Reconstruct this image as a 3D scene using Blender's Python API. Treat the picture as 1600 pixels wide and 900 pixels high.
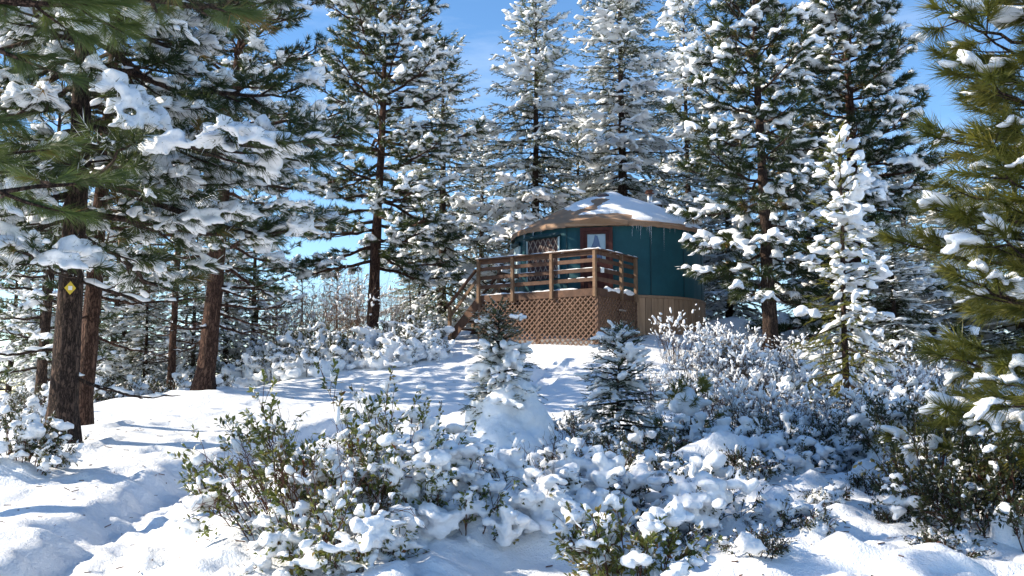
import bpy, math, random
import numpy as np
from mathutils import Vector, Matrix

for _o in list(bpy.data.objects):
    bpy.data.objects.remove(_o)
SC = bpy.context.scene
COL = SC.collection
rad = math.radians

# ------------------------------------------------------------------ camera, sky, sun, exposure
F = 1570.0
PITCH = 6.0
CAMZ = 1.7
cam_d = bpy.data.cameras.new("camera")
cam_d.sensor_width = 36.0
cam_d.lens = F / 1600 * 36.0
cam_d.clip_start = 0.05
cam_d.clip_end = 6000
cam = bpy.data.objects.new("camera", cam_d)
cam.location = (0, 0, CAMZ)
cam.rotation_euler = (rad(90 + PITCH), 0, 0)
COL.objects.link(cam)
SC.camera = cam

SUN_EL, SUN_AZ = 30.0, -90.0       # azimuth clockwise from +Y (the view direction): the sun stands to the left
S_DIR = Vector((math.sin(rad(SUN_AZ)) * math.cos(rad(SUN_EL)), math.cos(rad(SUN_AZ)) * math.cos(rad(SUN_EL)), math.sin(rad(SUN_EL))))
sun_d = bpy.data.lights.new("sun", 'SUN')
sun_d.energy = 5.0
sun_d.angle = rad(0.5)
sun_d.color = (1.0, 0.89, 0.72)
sun = bpy.data.objects.new("sun", sun_d)
sun.rotation_euler = (-S_DIR).to_track_quat('-Z', 'Y').to_euler()
sun.location = (-30, 0, 30)
COL.objects.link(sun)

world = bpy.data.worlds.new("World")
SC.world = world
world.use_nodes = True
wn = world.node_tree.nodes
wl = world.node_tree.links
wn.clear()
w_out = wn.new('ShaderNodeOutputWorld')
w_bg = wn.new('ShaderNodeBackground')
w_sky = wn.new('ShaderNodeTexSky')
w_sky.sky_type = 'NISHITA'
w_sky.sun_disc = False
w_sky.sun_elevation = rad(SUN_EL)
w_sky.sun_rotation = rad(SUN_AZ)
w_sky.altitude = 1500
w_sky.air_density = 1.0
w_sky.dust_density = 0.2
w_sky.ozone_density = 1.5
w_bg.inputs['Strength'].default_value = 0.135
# thin cirrus streaks, a property of the sky's direction only
w_tc = wn.new('ShaderNodeTexCoord')
w_map = wn.new('ShaderNodeMapping')
w_map.inputs['Scale'].default_value = (1.6, 3.0, 7.0)
w_map.inputs['Rotation'].default_value = (0.0, 0.35, 0.3)
w_n = wn.new('ShaderNodeTexNoise')
w_n.inputs['Scale'].default_value = 1.7
w_n.inputs['Detail'].default_value = 8
w_n.inputs['Roughness'].default_value = 0.62
w_r = wn.new('ShaderNodeValToRGB')
w_r.color_ramp.elements[0].position = 0.52
w_r.color_ramp.elements[0].color = (0, 0, 0, 1)
w_r.color_ramp.elements[1].position = 0.80
w_r.color_ramp.elements[1].color = (0.26, 0.26, 0.26, 1)
w_mix = wn.new('ShaderNodeMix')
w_mix.data_type = 'RGBA'
w_mix.inputs['B'].default_value = (6.2, 6.6, 7.2, 1)
w_hs = wn.new('ShaderNodeHueSaturation')
w_hs.inputs['Saturation'].default_value = 1.2
wl.new(w_tc.outputs['Generated'], w_map.inputs['Vector'])
wl.new(w_map.outputs['Vector'], w_n.inputs['Vector'])
wl.new(w_n.outputs['Fac'], w_r.inputs['Fac'])
wl.new(w_r.outputs['Color'], w_mix.inputs['Factor'])
wl.new(w_sky.outputs['Color'], w_hs.inputs['Color'])
wl.new(w_hs.outputs['Color'], w_mix.inputs['A'])
wl.new(w_mix.outputs['Result'], w_bg.inputs['Color'])
wl.new(w_bg.outputs['Background'], w_out.inputs['Surface'])

SC.view_settings.view_transform = 'Standard'
SC.view_settings.look = 'None'
SC.view_settings.gamma = 1
SC.view_settings.use_curve_mapping = False
SC.view_settings.exposure = 0.9
SC.render.engine = 'CYCLES'
SC.cycles.max_bounces = 8
SC.cycles.diffuse_bounces = 4
SC.cycles.transmission_bounces = 6
SC.cycles.transparent_max_bounces = 8

# ------------------------------------------------------------------ numeric helpers
def ray(px, py):
    X, Y = (px - 800) / F, (450 - py) / F
    c, s = math.cos(rad(PITCH)), math.sin(rad(PITCH))
    return np.array([X, c - Y * s, s + Y * c])

def P(px, py, depth):
    """the point at distance `depth` along +Y seen at a pixel of the photograph"""
    d = ray(px, py)
    return np.array([0, 0, CAMZ]) + d * (depth / d[1])

def _h(ix, iy, iz, seed):
    n = (ix.astype(np.int64) * 374761393 + iy.astype(np.int64) * 668265263 + iz.astype(np.int64) * 2147483647 + seed * 1274126177) & 0xffffffff
    n = ((n ^ (n >> 13)) * 1274126177) & 0xffffffff
    return ((n ^ (n >> 16)) & 0xffff) / 65535.0

def vnoise(p, seed=0):
    """value noise in -1..1 at points (N,3)"""
    i = np.floor(p).astype(np.int64)
    f = p - i
    f = f * f * (3 - 2 * f)
    out = 0
    for dx in (0, 1):
        for dy in (0, 1):
            for dz in (0, 1):
                w = (f[:, 0] if dx else 1 - f[:, 0]) * (f[:, 1] if dy else 1 - f[:, 1]) * (f[:, 2] if dz else 1 - f[:, 2])
                out = out + w * _h(i[:, 0] + dx, i[:, 1] + dy, i[:, 2] + dz, seed)
    return out * 2 - 1

def fbm(p, octaves=4, seed=0, gain=0.5):
    a, s, out = 1.0, 1.0, 0
    for k in range(octaves):
        out = out + a * vnoise(p * s + 17.3 * k, seed + k)
        a *= gain
        s *= 2.03
    return out

def sstep(a, b, x):
    t = np.clip((x - a) / (b - a), 0, 1)
    return t * t * (3 - 2 * t)

def unit(v):
    return v / np.maximum(np.linalg.norm(v, axis=-1, keepdims=True), 1e-9)

# ------------------------------------------------------------------ mesh helpers
def mesh_np(name, verts, faces, mats, smooth=False, attr=None):
    """faces: list of int arrays (M,3) or (M,4)"""
    verts = np.asarray(verts, dtype=np.float32).reshape(-1, 3)
    faces = [np.asarray(f, dtype=np.int32) for f in faces if len(f)]
    me = bpy.data.meshes.new(name)
    nv = len(verts)
    nl = sum(f.size for f in faces)
    npoly = sum(len(f) for f in faces)
    me.vertices.add(nv)
    me.vertices.foreach_set('co', verts.ravel())
    me.loops.add(nl)
    me.loops.foreach_set('vertex_index', np.concatenate([f.ravel() for f in faces]))
    me.polygons.add(npoly)
    tot = np.concatenate([np.full(len(f), f.shape[1], dtype=np.int32) for f in faces])
    start = np.concatenate([[0], np.cumsum(tot)[:-1]]).astype(np.int32)
    me.polygons.foreach_set('loop_start', start)
    me.polygons.foreach_set('loop_total', tot)
    me.polygons.foreach_set('use_smooth', np.full(npoly, smooth, dtype=bool))
    if attr is not None:
        a = me.attributes.new('tint', 'FLOAT', 'POINT')
        a.data.foreach_set('value', np.asarray(attr, dtype=np.float32))
    me.update(calc_edges=True)
    for m in (mats if isinstance(mats, (list, tuple)) else [mats]):
        me.materials.append(m)
    return me

def obj(name, me, parent=None, loc=None, rotz=None, scale=None):
    o = bpy.data.objects.new(name, me)
    COL.objects.link(o)
    if parent is not None:
        o.parent = parent
    if loc is not None:
        o.location = loc
    if rotz is not None:
        o.rotation_euler = (0, 0, rotz)
    if scale is not None:
        o.scale = scale
    return o

def tag(o, label, cat, group=None):
    o['label'] = label
    o['category'] = cat
    if group:
        o['group'] = group
    return o

def thing(name, label, cat, loc=(0, 0, 0), rotz=0, group=None):
    o = bpy.data.objects.new(name, None)
    COL.objects.link(o)
    o.empty_display_size = 0.2
    o.location = loc
    o.rotation_euler = (0, 0, rotz)
    return tag(o, label, cat, group)

def copy_thing(src, label, loc, rotz, scale=1.0, group=None):
    r = src.copy()
    COL.objects.link(r)
    r.location = loc
    r.rotation_euler = (0, 0, rotz)
    r.scale = (scale,) * 3 if not isinstance(scale, tuple) else scale
    r['label'] = label
    if group:
        r['group'] = group
    for ch in src.children:
        c = ch.copy()
        COL.objects.link(c)
        c.parent = r
        for g in ch.children:
            d = g.copy()
            COL.objects.link(d)
            d.parent = c
    return r

def tubes(Pts, R, sides=5):
    """Pts (N,K,3), R (N,K) -> verts, quads"""
    Pts = np.asarray(Pts, float)
    R = np.asarray(R, float)
    N, K, _ = Pts.shape
    T = unit(np.gradient(Pts, axis=1))
    m = unit(T.mean(axis=1))
    ref = np.where(np.abs(m[:, 2:3]) > 0.8, np.array([[1.0, 0.2, 0]]), np.array([[0, 0, 1.0]]))[:, None, :]
    n = unit(np.cross(T, np.broadcast_to(ref, T.shape)))
    b = np.cross(T, n)
    a = np.linspace(0, 2 * np.pi, sides, endpoint=False)
    ring = n[:, :, None, :] * np.cos(a)[None, None, :, None] + b[:, :, None, :] * np.sin(a)[None, None, :, None]
    V = Pts[:, :, None, :] + ring * R[:, :, None, None]
    idx = np.arange(N * K * sides).reshape(N, K, sides)
    i0 = idx[:, :-1, :]
    i1 = idx[:, 1:, :]
    q = np.stack([i0, np.roll(i0, -1, axis=2), np.roll(i1, -1, axis=2), i1], axis=-1).reshape(-1, 4)
    return V.reshape(-1, 3), q

def frames(D, up=(0, 0, 1)):
    """orthonormal frames (N,3,3), columns x=dir, y=side, z=up-ish"""
    D = unit(np.asarray(D, float))
    U = np.broadcast_to(np.asarray(up, float), D.shape)
    bad = np.abs((D * U).sum(1)) > 0.97
    U = np.where(bad[:, None], np.array([[1.0, 0, 0]]), U)
    Y = unit(np.cross(U, D))
    Z = np.cross(D, Y)
    return np.stack([D, Y, Z], axis=2)

def stamp(tv, tf, M, T):
    """copy a template (tv, tf) to N places with matrices M (N,3,3) and offsets T (N,3)"""
    V = np.einsum('nij,vj->nvi', M, tv) + T[:, None, :]
    N, v = len(M), len(tv)
    Fc = tf[None, :, :] + (np.arange(N) * v)[:, None, None]
    return V.reshape(-1, 3), Fc.reshape(-1, tf.shape[1])

def ico(sub=1):
    import bmesh
    bm = bmesh.new()
    bmesh.ops.create_icosphere(bm, subdivisions=sub, radius=1.0)
    v = np.array([list(x.co) for x in bm.verts])
    f = np.array([[x.index for x in p.verts] for p in bm.faces])
    bm.free()
    return v, f
ICO1 = ico(1)
ICO2 = ico(2)

def remesh(name, verts, faces, voxel, mat_, smooth=2, noise=0.0, nscale=8.0, seed=0, deci=0.27):
    """melt many overlapping lumps into one snow surface"""
    me = mesh_np('tmp', verts, [faces], mat_)
    o = bpy.data.objects.new('tmp', me)
    COL.objects.link(o)
    m = o.modifiers.new('r', 'REMESH')
    m.mode = 'VOXEL'
    m.voxel_size = voxel
    if smooth:
        s = o.modifiers.new('s', 'SMOOTH')
        s.factor = 0.5
        s.iterations = smooth
    if deci < 1:
        d = o.modifiers.new('d', 'DECIMATE')
        d.ratio = deci
    dg = bpy.context.evaluated_depsgraph_get()
    out = bpy.data.meshes.new_from_object(o.evaluated_get(dg))
    bpy.data.objects.remove(o)
    bpy.data.meshes.remove(me)
    out.name = name
    n = len(out.vertices)
    if noise and n:
        co = np.empty(n * 3, np.float32)
        out.vertices.foreach_get('co', co)
        no = np.empty(n * 3, np.float32)
        out.vertex_normals.foreach_get('vector', no)
        co = co.reshape(-1, 3)
        no = no.reshape(-1, 3)
        co = co + no * (fbm(co * nscale, 3, seed) * noise)[:, None]
        out.vertices.foreach_set('co', co.astype(np.float32).ravel())
    out.polygons.foreach_set('use_smooth', np.ones(len(out.polygons), dtype=bool))
    if not out.materials:
        out.materials.append(mat_)
    out.update()
    return out

def blobs(C, Rx, D=None, tpl=ICO1):
    """ellipsoids at C (N,3) with radii Rx (N,3), long axis turned to D"""
    C = np.asarray(C, float)
    Rx = np.asarray(Rx, float)
    M = frames(D) if D is not None else np.broadcast_to(np.eye(3), (len(C), 3, 3))
    return stamp(tpl[0], tpl[1], M * Rx[:, None, :], C)

def join(parts):
    """[(verts, faces)] -> verts, faces (same face width)"""
    V, Fc, o = [], [], 0
    for v, f in parts:
        V.append(v)
        Fc.append(f + o)
        o += len(v)
    return np.concatenate(V), np.concatenate(Fc)

BOXF = np.array([[0, 3, 2, 1], [4, 5, 6, 7], [0, 1, 5, 4], [1, 2, 6, 5], [2, 3, 7, 6], [3, 0, 4, 7]])
def box_v(x0, x1, y0, y1, z0, z1):
    return np.array([[x0, y0, z0], [x1, y0, z0], [x1, y1, z0], [x0, y1, z0], [x0, y0, z1], [x1, y0, z1], [x1, y1, z1], [x0, y1, z1]], float)

def beam_v(a, b, w, h, up=(0, 0, 1)):
    """box from a to b: width w sideways, height h along up-ish, centred on the line"""
    a, b = np.asarray(a, float), np.asarray(b, float)
    L = np.linalg.norm(b - a)
    M = frames((b - a)[None], up)[0]
    return box_v(0, L, -w / 2, w / 2, -h / 2, h / 2) @ M.T + a

def bevel(o, w=0.006, seg=1):
    m = o.modifiers.new('bevel', 'BEVEL')
    m.width = w
    m.segments = seg
    m.limit_method = 'ANGLE'
    return o

# ------------------------------------------------------------------ materials
def new_mat(name):
    m = bpy.data.materials.new(name)
    m.use_nodes = True
    nt = m.node_tree
    nt.nodes.clear()
    out = nt.nodes.new('ShaderNodeOutputMaterial')
    return m, nt, out

def node(nt, typ, **kw):
    n = nt.nodes.new(typ)
    for k, v in kw.items():
        if k.startswith('_'):
            setattr(n, k[1:], v)
        else:
            n.inputs[k.replace('__', ' ')].default_value = v
    return n

def ramp(nt, stops):
    r = nt.nodes.new('ShaderNodeValToRGB')
    el = r.color_ramp.elements
    while len(el) < len(stops):
        el.new(0.5)
    for e, (p, c) in zip(el, stops):
        e.position = p
        e.color = (*c, 1)
    return r

def snow_mat(name, scale=14.0, strength=0.35, fine=90.0, dist=0.02):
    m, nt, out = new_mat(name)
    L = nt.links.new
    b = node(nt, 'ShaderNodeBsdfPrincipled', Roughness=0.55)
    b.inputs['Specular IOR Level'].default_value = 0.25
    b.inputs['Subsurface Weight'].default_value = 0.0
    tc = nt.nodes.new('ShaderNodeTexCoord')
    n1 = node(nt, 'ShaderNodeTexNoise', Scale=scale, Detail=5.0, Roughness=0.6)
    n2 = node(nt, 'ShaderNodeTexNoise', Scale=fine, Detail=3.0, Roughness=0.7)
    L(tc.outputs['Object'], n1.inputs['Vector'])
    L(tc.outputs['Object'], n2.inputs['Vector'])
    mx = node(nt, 'ShaderNodeMath', _operation='MULTIPLY_ADD')
    mx.inputs[1].default_value = 0.35
    L(n2.outputs['Fac'], mx.inputs[0])
    L(n1.outputs['Fac'], mx.inputs[2])
    bp = node(nt, 'ShaderNodeBump', Strength=strength, Distance=dist)
    L(mx.outputs[0], bp.inputs['Height'])
    cr = ramp(nt, [(0.3, (0.82, 0.85, 0.89)), (0.7, (0.90, 0.91, 0.93))])
    L(n1.outputs['Fac'], cr.inputs['Fac'])
    L(cr.outputs['Color'], b.inputs['Base Color'])
    L(bp.outputs['Normal'], b.inputs['Normal'])
    L(b.outputs['BSDF'], out.inputs['Surface'])
    return m

def leaf_mat(name, stops, trans=0.3, rough=0.5, tr_col=(0.14, 0.17, 0.02), frost=0.0, fscale=1.6):
    m, nt, out = new_mat(name)
    L = nt.links.new
    at = node(nt, 'ShaderNodeAttribute', _attribute_name='tint')
    rp = ramp(nt, stops)
    L(at.outputs['Fac'], rp.inputs['Fac'])
    b = node(nt, 'ShaderNodeBsdfPrincipled', Roughness=rough)
    b.inputs['Specular IOR Level'].default_value = 0.35
    col = rp.outputs['Color']
    if frost > 0:      # powder snow clinging to single needles and leaves, in patches
        geo = nt.nodes.new('ShaderNodeNewGeometry')
        tc = nt.nodes.new('ShaderNodeTexCoord')
        nz = node(nt, 'ShaderNodeTexNoise', Scale=fscale, Detail=3.0)
        L(tc.outputs['Object'], nz.inputs['Vector'])
        mr = node(nt, 'ShaderNodeMapRange')
        mr.inputs['From Min'].default_value = 0.35
        mr.inputs['From Max'].default_value = 0.65
        mr.inputs['To Max'].default_value = frost * 2
        L(nz.outputs['Fac'], mr.inputs['Value'])
        lt = node(nt, 'ShaderNodeMath', _operation='LESS_THAN')
        L(geo.outputs['Random Per Island'], lt.inputs[0])
        L(mr.outputs['Result'], lt.inputs[1])
        mf = node(nt, 'ShaderNodeMix', _data_type='RGBA')
        L(lt.outputs[0], mf.inputs['Factor'])
        L(col, mf.inputs['A'])
        mf.inputs['B'].default_value = (0.80, 0.82, 0.85, 1)
        col = mf.outputs['Result']
    L(col, b.inputs['Base Color'])
    t = node(nt, 'ShaderNodeBsdfTranslucent')
    mixc = node(nt, 'ShaderNodeMix', _data_type='RGBA')
    mixc.inputs['Factor'].default_value = 0.55
    L(col, mixc.inputs['A'])
    mixc.inputs['B'].default_value = (*tr_col, 1)
    L(mixc.outputs['Result'], t.inputs['Color'])
    ms = node(nt, 'ShaderNodeMixShader', Fac=trans)
    L(b.outputs['BSDF'], ms.inputs[1])
    L(t.outputs['BSDF'], ms.inputs[2])
    L(ms.outputs[0], out.inputs['Surface'])
    return m

def bark_mat(name, c0, c1, c2, scale=6.0, zs=0.25, strength=0.9):
    m, nt, out = new_mat(name)
    L = nt.links.new
    tc = nt.nodes.new('ShaderNodeTexCoord')
    mp = node(nt, 'ShaderNodeMapping', Scale=(1.0, 1.0, zs))
    L(tc.outputs['Object'], mp.inputs['Vector'])
    wv = node(nt, 'ShaderNodeTexVoronoi', Scale=scale * 3)
    wv.feature = 'DISTANCE_TO_EDGE'
    nn = node(nt, 'ShaderNodeTexNoise', Scale=scale * 2.2, Detail=6.0, Roughness=0.65)
    L(mp.outputs['Vector'], nn.inputs['Vector'])
    ad = node(nt, 'ShaderNodeVectorMath', _operation='MULTIPLY_ADD')
    ad.inputs[1].default_value = (0.25, 0.25, 0.25)
    L(nn.outputs['Color'], ad.inputs[0])
    L(mp.outputs['Vector'], ad.inputs[2])
    L(ad.outputs[0], wv.inputs['Vector'])
    mul = node(nt, 'ShaderNodeMath', _operation='MULTIPLY')
    mul.inputs[1].default_value = 4.0
    mul.use_clamp = True
    L(wv.outputs['Distance'], mul.inputs[0])
    av = node(nt, 'ShaderNodeMath', _operation='MULTIPLY')
    L(mul.outputs[0], av.inputs[0])
    L(nn.outputs['Fac'], av.inputs[1])
    rp = ramp(nt, [(0.02, c0), (0.3, c1), (0.7, c2)])
    L(av.outputs[0], rp.inputs['Fac'])
    b = node(nt, 'ShaderNodeBsdfPrincipled', Roughness=0.9)
    b.inputs['Specular IOR Level'].default_value = 0.15
    bp = node(nt, 'ShaderNodeBump', Strength=strength, Distance=0.03)
    L(av.outputs[0], bp.inputs['Height'])
    L(bp.outputs['Normal'], b.inputs['Normal'])
    L(rp.outputs['Color'], b.inputs['Base Color'])
    L(b.outputs['BSDF'], out.inputs['Surface'])
    return m

def wood_mat(name, c0, c1, axis=(1, 1, 1), scale=9.0, rough=0.7):
    """grain runs along the axis with the smallest scale; each piece differs a little"""
    m, nt, out = new_mat(name)
    L = nt.links.new
    tc = nt.nodes.new('ShaderNodeTexCoord')
    oi = nt.nodes.new('ShaderNodeObjectInfo')
    mp = node(nt, 'ShaderNodeMapping', Scale=axis)
    L(tc.outputs['Object'], mp.inputs['Vector'])
    of = node(nt, 'ShaderNodeVectorMath', _operation='MULTIPLY_ADD')
    of.inputs[1].default_value = (31.0, 17.0, 23.0)
    cb = nt.nodes.new('ShaderNodeCombineXYZ')
    for k in 'XYZ':
        L(oi.outputs['Random'], cb.inputs[k])
    L(cb.outputs[0], of.inputs[0])
    L(mp.outputs[0], of.inputs[2])
    nn = node(nt, 'ShaderNodeTexNoise', Scale=scale, Detail=5.0, Roughness=0.6)
    L(of.outputs[0], nn.inputs['Vector'])
    rp = ramp(nt, [(0.3, c0), (0.7, c1)])
    L(nn.outputs['Fac'], rp.inputs['Fac'])
    hs = nt.nodes.new('ShaderNodeHueSaturation')
    mr = node(nt, 'ShaderNodeMapRange')
    mr.inputs['To Min'].default_value = 0.78
    mr.inputs['To Max'].default_value = 1.18
    L(oi.outputs['Random'], mr.inputs['Value'])
    L(mr.outputs['Result'], hs.inputs['Value'])
    L(rp.outputs['Color'], hs.inputs['Color'])
    b = node(nt, 'ShaderNodeBsdfPrincipled', Roughness=rough)
    b.inputs['Specular IOR Level'].default_value = 0.25
    L(hs.outputs['Color'], b.inputs['Base Color'])
    bp = node(nt, 'ShaderNodeBump', Strength=0.35, Distance=0.01)
    L(nn.outputs['Fac'], bp.inputs['Height'])
    L(bp.outputs['Normal'], b.inputs['Normal'])
    L(b.outputs['BSDF'], out.inputs['Surface'])
    return m

def cloth_mat(name, c0, c1, scale=3.0, rough=0.75):
    m, nt, out = new_mat(name)
    L = nt.links.new
    tc = nt.nodes.new('ShaderNodeTexCoord')
    nn = node(nt, 'ShaderNodeTexNoise', Scale=scale, Detail=6.0, Roughness=0.6)
    L(tc.outputs['Object'], nn.inputs['Vector'])
    rp = ramp(nt, [(0.3, c0), (0.7, c1)])
    L(nn.outputs['Fac'], rp.inputs['Fac'])
    b = node(nt, 'ShaderNodeBsdfPrincipled', Roughness=rough)
    b.inputs['Specular IOR Level'].default_value = 0.3
    L(rp.outputs['Color'], b.inputs['Base Color'])
    bp = node(nt, 'ShaderNodeBump', Strength=0.25, Distance=0.03)
    L(nn.outputs['Fac'], bp.inputs['Height'])
    L(bp.outputs['Normal'], b.inputs['Normal'])
    L(b.outputs['BSDF'], out.inputs['Surface'])
    return m

def plain_mat(name, c, rough=0.5, metal=0.0, trans=0.0, ior=1.45):
    m, nt, out = new_mat(name)
    b = node(nt, 'ShaderNodeBsdfPrincipled', Roughness=rough, Metallic=metal, IOR=ior)
    b.inputs['Base Color'].default_value = (*c, 1)
    b.inputs['Transmission Weight'].default_value = trans
    nn = node(nt, 'ShaderNodeTexNoise', Scale=25.0, Detail=3.0)
    bp = node(nt, 'ShaderNodeBump', Strength=0.06, Distance=0.01)
    nt.links.new(nn.outputs['Fac'], bp.inputs['Height'])
    nt.links.new(bp.outputs['Normal'], b.inputs['Normal'])
    nt.links.new(b.outputs['BSDF'], out.inputs['Surface'])
    return m

M_SNOW_G = snow_mat('snow_ground', 9.0, 0.75, 55.0, 0.05)
M_SNOW = snow_mat('snow_lumps', 20.0, 0.6, 80.0, 0.03)
M_NEEDLE = leaf_mat('pine_needles', [(0.0, (0.020, 0.036, 0.020)), (0.6, (0.040, 0.066, 0.026)), (0.9, (0.10, 0.12, 0.035)), (1.0, (0.20, 0.10, 0.035))], 0.28, frost=0.07)
M_NEEDLE_G = leaf_mat('green_needles', [(0.0, (0.03, 0.055, 0.022)), (0.6, (0.065, 0.11, 0.035)), (0.9, (0.13, 0.16, 0.04)), (1.0, (0.22, 0.11, 0.04))], 0.35)
M_FIR = leaf_mat('fir_needles', [(0.0, (0.030, 0.045, 0.026)), (0.6, (0.065, 0.085, 0.038)), (1.0, (0.15, 0.14, 0.06))], 0.25, frost=0.17)
M_SAP = leaf_mat('sapling_needles', [(0.0, (0.030, 0.050, 0.028)), (0.6, (0.070, 0.095, 0.048)), (1.0, (0.15, 0.16, 0.07))], 0.25, frost=0.13, fscale=3.0)
M_OLIVE = leaf_mat('olive_needles', [(0.0, (0.045, 0.065, 0.018)), (0.6, (0.15, 0.15, 0.030)), (1.0, (0.28, 0.23, 0.05))], 0.42)
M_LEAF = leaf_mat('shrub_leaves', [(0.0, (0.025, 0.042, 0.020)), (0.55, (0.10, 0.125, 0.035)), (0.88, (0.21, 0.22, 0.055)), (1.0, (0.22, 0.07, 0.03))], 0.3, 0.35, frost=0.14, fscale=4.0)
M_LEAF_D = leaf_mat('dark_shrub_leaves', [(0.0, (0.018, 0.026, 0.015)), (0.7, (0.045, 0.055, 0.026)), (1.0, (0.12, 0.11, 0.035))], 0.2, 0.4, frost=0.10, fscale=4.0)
M_BARK = bark_mat('pine_bark', (0.014, 0.010, 0.009), (0.065, 0.044, 0.036), (0.13, 0.085, 0.065))
M_BARK_R = bark_mat('red_bark', (0.022, 0.011, 0.008), (0.082, 0.045, 0.033), (0.155, 0.088, 0.062))
M_TWIG = bark_mat('twig_bark', (0.05, 0.034, 0.026), (0.10, 0.068, 0.052), (0.15, 0.105, 0.08), 12, 1.0, 0.3)
M_TAN_TWIG = bark_mat('tan_twigs', (0.12, 0.075, 0.055), (0.22, 0.145, 0.105), (0.32, 0.22, 0.16), 12, 1.0, 0.3)
M_STEM = bark_mat('shrub_stem', (0.045, 0.022, 0.018), (0.115, 0.055, 0.042), (0.18, 0.095, 0.07), 12, 1.0, 0.3)
M_DECK = wood_mat('deck_wood', (0.062, 0.033, 0.022), (0.125, 0.066, 0.041), (1, 1, 1), 6)
M_RAIL = wood_mat('rail_wood', (0.12, 0.072, 0.043), (0.21, 0.13, 0.077), (1, 1, 1), 8)
M_LATT = wood_mat('lattice_wood', (0.110, 0.064, 0.044), (0.175, 0.102, 0.070), (1, 1, 1), 9)
M_PLANK = wood_mat('skirt_plank', (0.27, 0.17, 0.105), (0.39, 0.255, 0.16), (6, 6, 0.5), 3)
M_DOOR = wood_mat('door_wood', (0.045, 0.014, 0.011), (0.085, 0.026, 0.02), (5, 5, 0.6), 4)
M_TEAL = cloth_mat('teal_canvas', (0.005, 0.055, 0.072), (0.009, 0.078, 0.098), 2.0, 0.6)
M_TEAL_D = cloth_mat('dark_teal_canvas', (0.007, 0.035, 0.045), (0.012, 0.055, 0.065), 4.0, 0.6)
M_TAN = cloth_mat('tan_canvas', (0.27, 0.165, 0.10), (0.37, 0.235, 0.15), 2.2)
M_SKY_DOME = plain_mat('tinted_dome', (0.10, 0.06, 0.05), 0.25)
M_STEEL = plain_mat('stove_pipe', (0.62, 0.62, 0.64), 0.3, 0.9)
M_RUST = plain_mat('rusty_cap', (0.16, 0.06, 0.035), 0.7)
M_GLASS = plain_mat('glass', (1, 1, 1), 0.02, 0, 1.0)
M_ICE = plain_mat('ice', (0.95, 0.98, 1.0), 0.08, 0, 0.85, 1.31)
M_INNER = plain_mat('dark_interior', (0.06, 0.03, 0.028), 0.8)
M_SLAT = wood_mat('lattice_slat', (0.22, 0.17, 0.14), (0.34, 0.28, 0.24), (1, 1, 1), 8)
M_SHEER = plain_mat('sheer_curtain', (0.50, 0.62, 0.68), 0.8)
M_CURT = plain_mat('blue_curtain', (0.055, 0.095, 0.25), 0.8)
M_WHITE = plain_mat('white_paint', (0.75, 0.77, 0.75), 0.5)
M_YEL = plain_mat('yellow_plate', (0.62, 0.45, 0.04), 0.4)
M_VINYL_SKY = plain_mat('pale_vinyl_and_reflected_sky', (0.55, 0.70, 0.72), 0.2)  # pale edge strips; on the side window it paints the reflected sky

# ------------------------------------------------------------------ ground
CTRL = [  # photograph pixel and distance of points on the snow
    (-60, 900, 6.6), (130, 900, 6.8), (330, 900, 6.8), (560, 900, 7.2), (0, 790, 9.2), (180, 790, 9.0), (360, 800, 8.8),
    (60, 720, 11.8), (120, 692, 13), (330, 735, 11.3), (470, 700, 13.2), (200, 672, 15.2), (300, 640, 18.6), (420, 622, 21), (560, 606, 23.5),
    (325, 603, 21.6), (580, 528, 31), (470, 552, 29), (650, 545, 29), (700, 628, 21.5), (850, 640, 20), (860, 596, 23.5), (840, 546, 27.2), (720, 540, 28.6),
    (940, 537, 27), (1060, 541, 27.6), (1100, 515, 31), (1170, 508, 33), (1205, 548, 27), (1050, 620, 21),
    (1320, 672, 19), (1200, 690, 16.5), (1100, 720, 14), (800, 770, 11.5), (980, 760, 12.0), (950, 900, 7.2), (1200, 850, 8.6), (1400, 800, 10.5), (1540, 880, 8.0), (1350, 905, 7.3), (1500, 700, 14.5), (1620, 760, 11),
    (1450, 620, 24), (1650, 640, 22),
]
cp = np.array([P(*c) for c in CTRL])
extra = np.array([(-14, 26, 0.1), (-9.5, 27, 0.7), (-17, 17, 0.0), (-12, 10, 0.6), (-6, 3, 0.1), (0, 0, 0.0), (3, 2, 0.05), (7, 3, 0.0), (12, 8, -0.1), (14, 18, 0.8), (13, 30, 2.6),
                  (-4, 38, 3.0), (4, 38, 3.9), (10, 37, 3.7), (-9, 36, 1.2), (-14, 40, -1.5), (-3, 46, 1.6), (6, 48, 2.8), (16, 46, 2.2), (-24, 34, -2.5), (22, 30, 1.5), (-22, 8, 0.5), (20, 4, -0.6)], float)
cp = np.concatenate([cp, extra])

def _tps(r2):
    return np.where(r2 > 1e-9, 0.5 * r2 * np.log(np.maximum(r2, 1e-9)), 0)
_n = len(cp)
_d2 = ((cp[:, None, :2] - cp[None, :, :2]) ** 2).sum(-1)
_A = np.zeros((_n + 3, _n + 3))
_A[:_n, :_n] = _tps(_d2) + np.eye(_n) * 0.6
_A[:_n, _n] = 1
_A[:_n, _n + 1:] = cp[:, :2]
_A[_n:, :_n] = _A[:_n, _n:].T
_w = np.linalg.solve(_A, np.concatenate([cp[:, 2], np.zeros(3)]))

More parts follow.
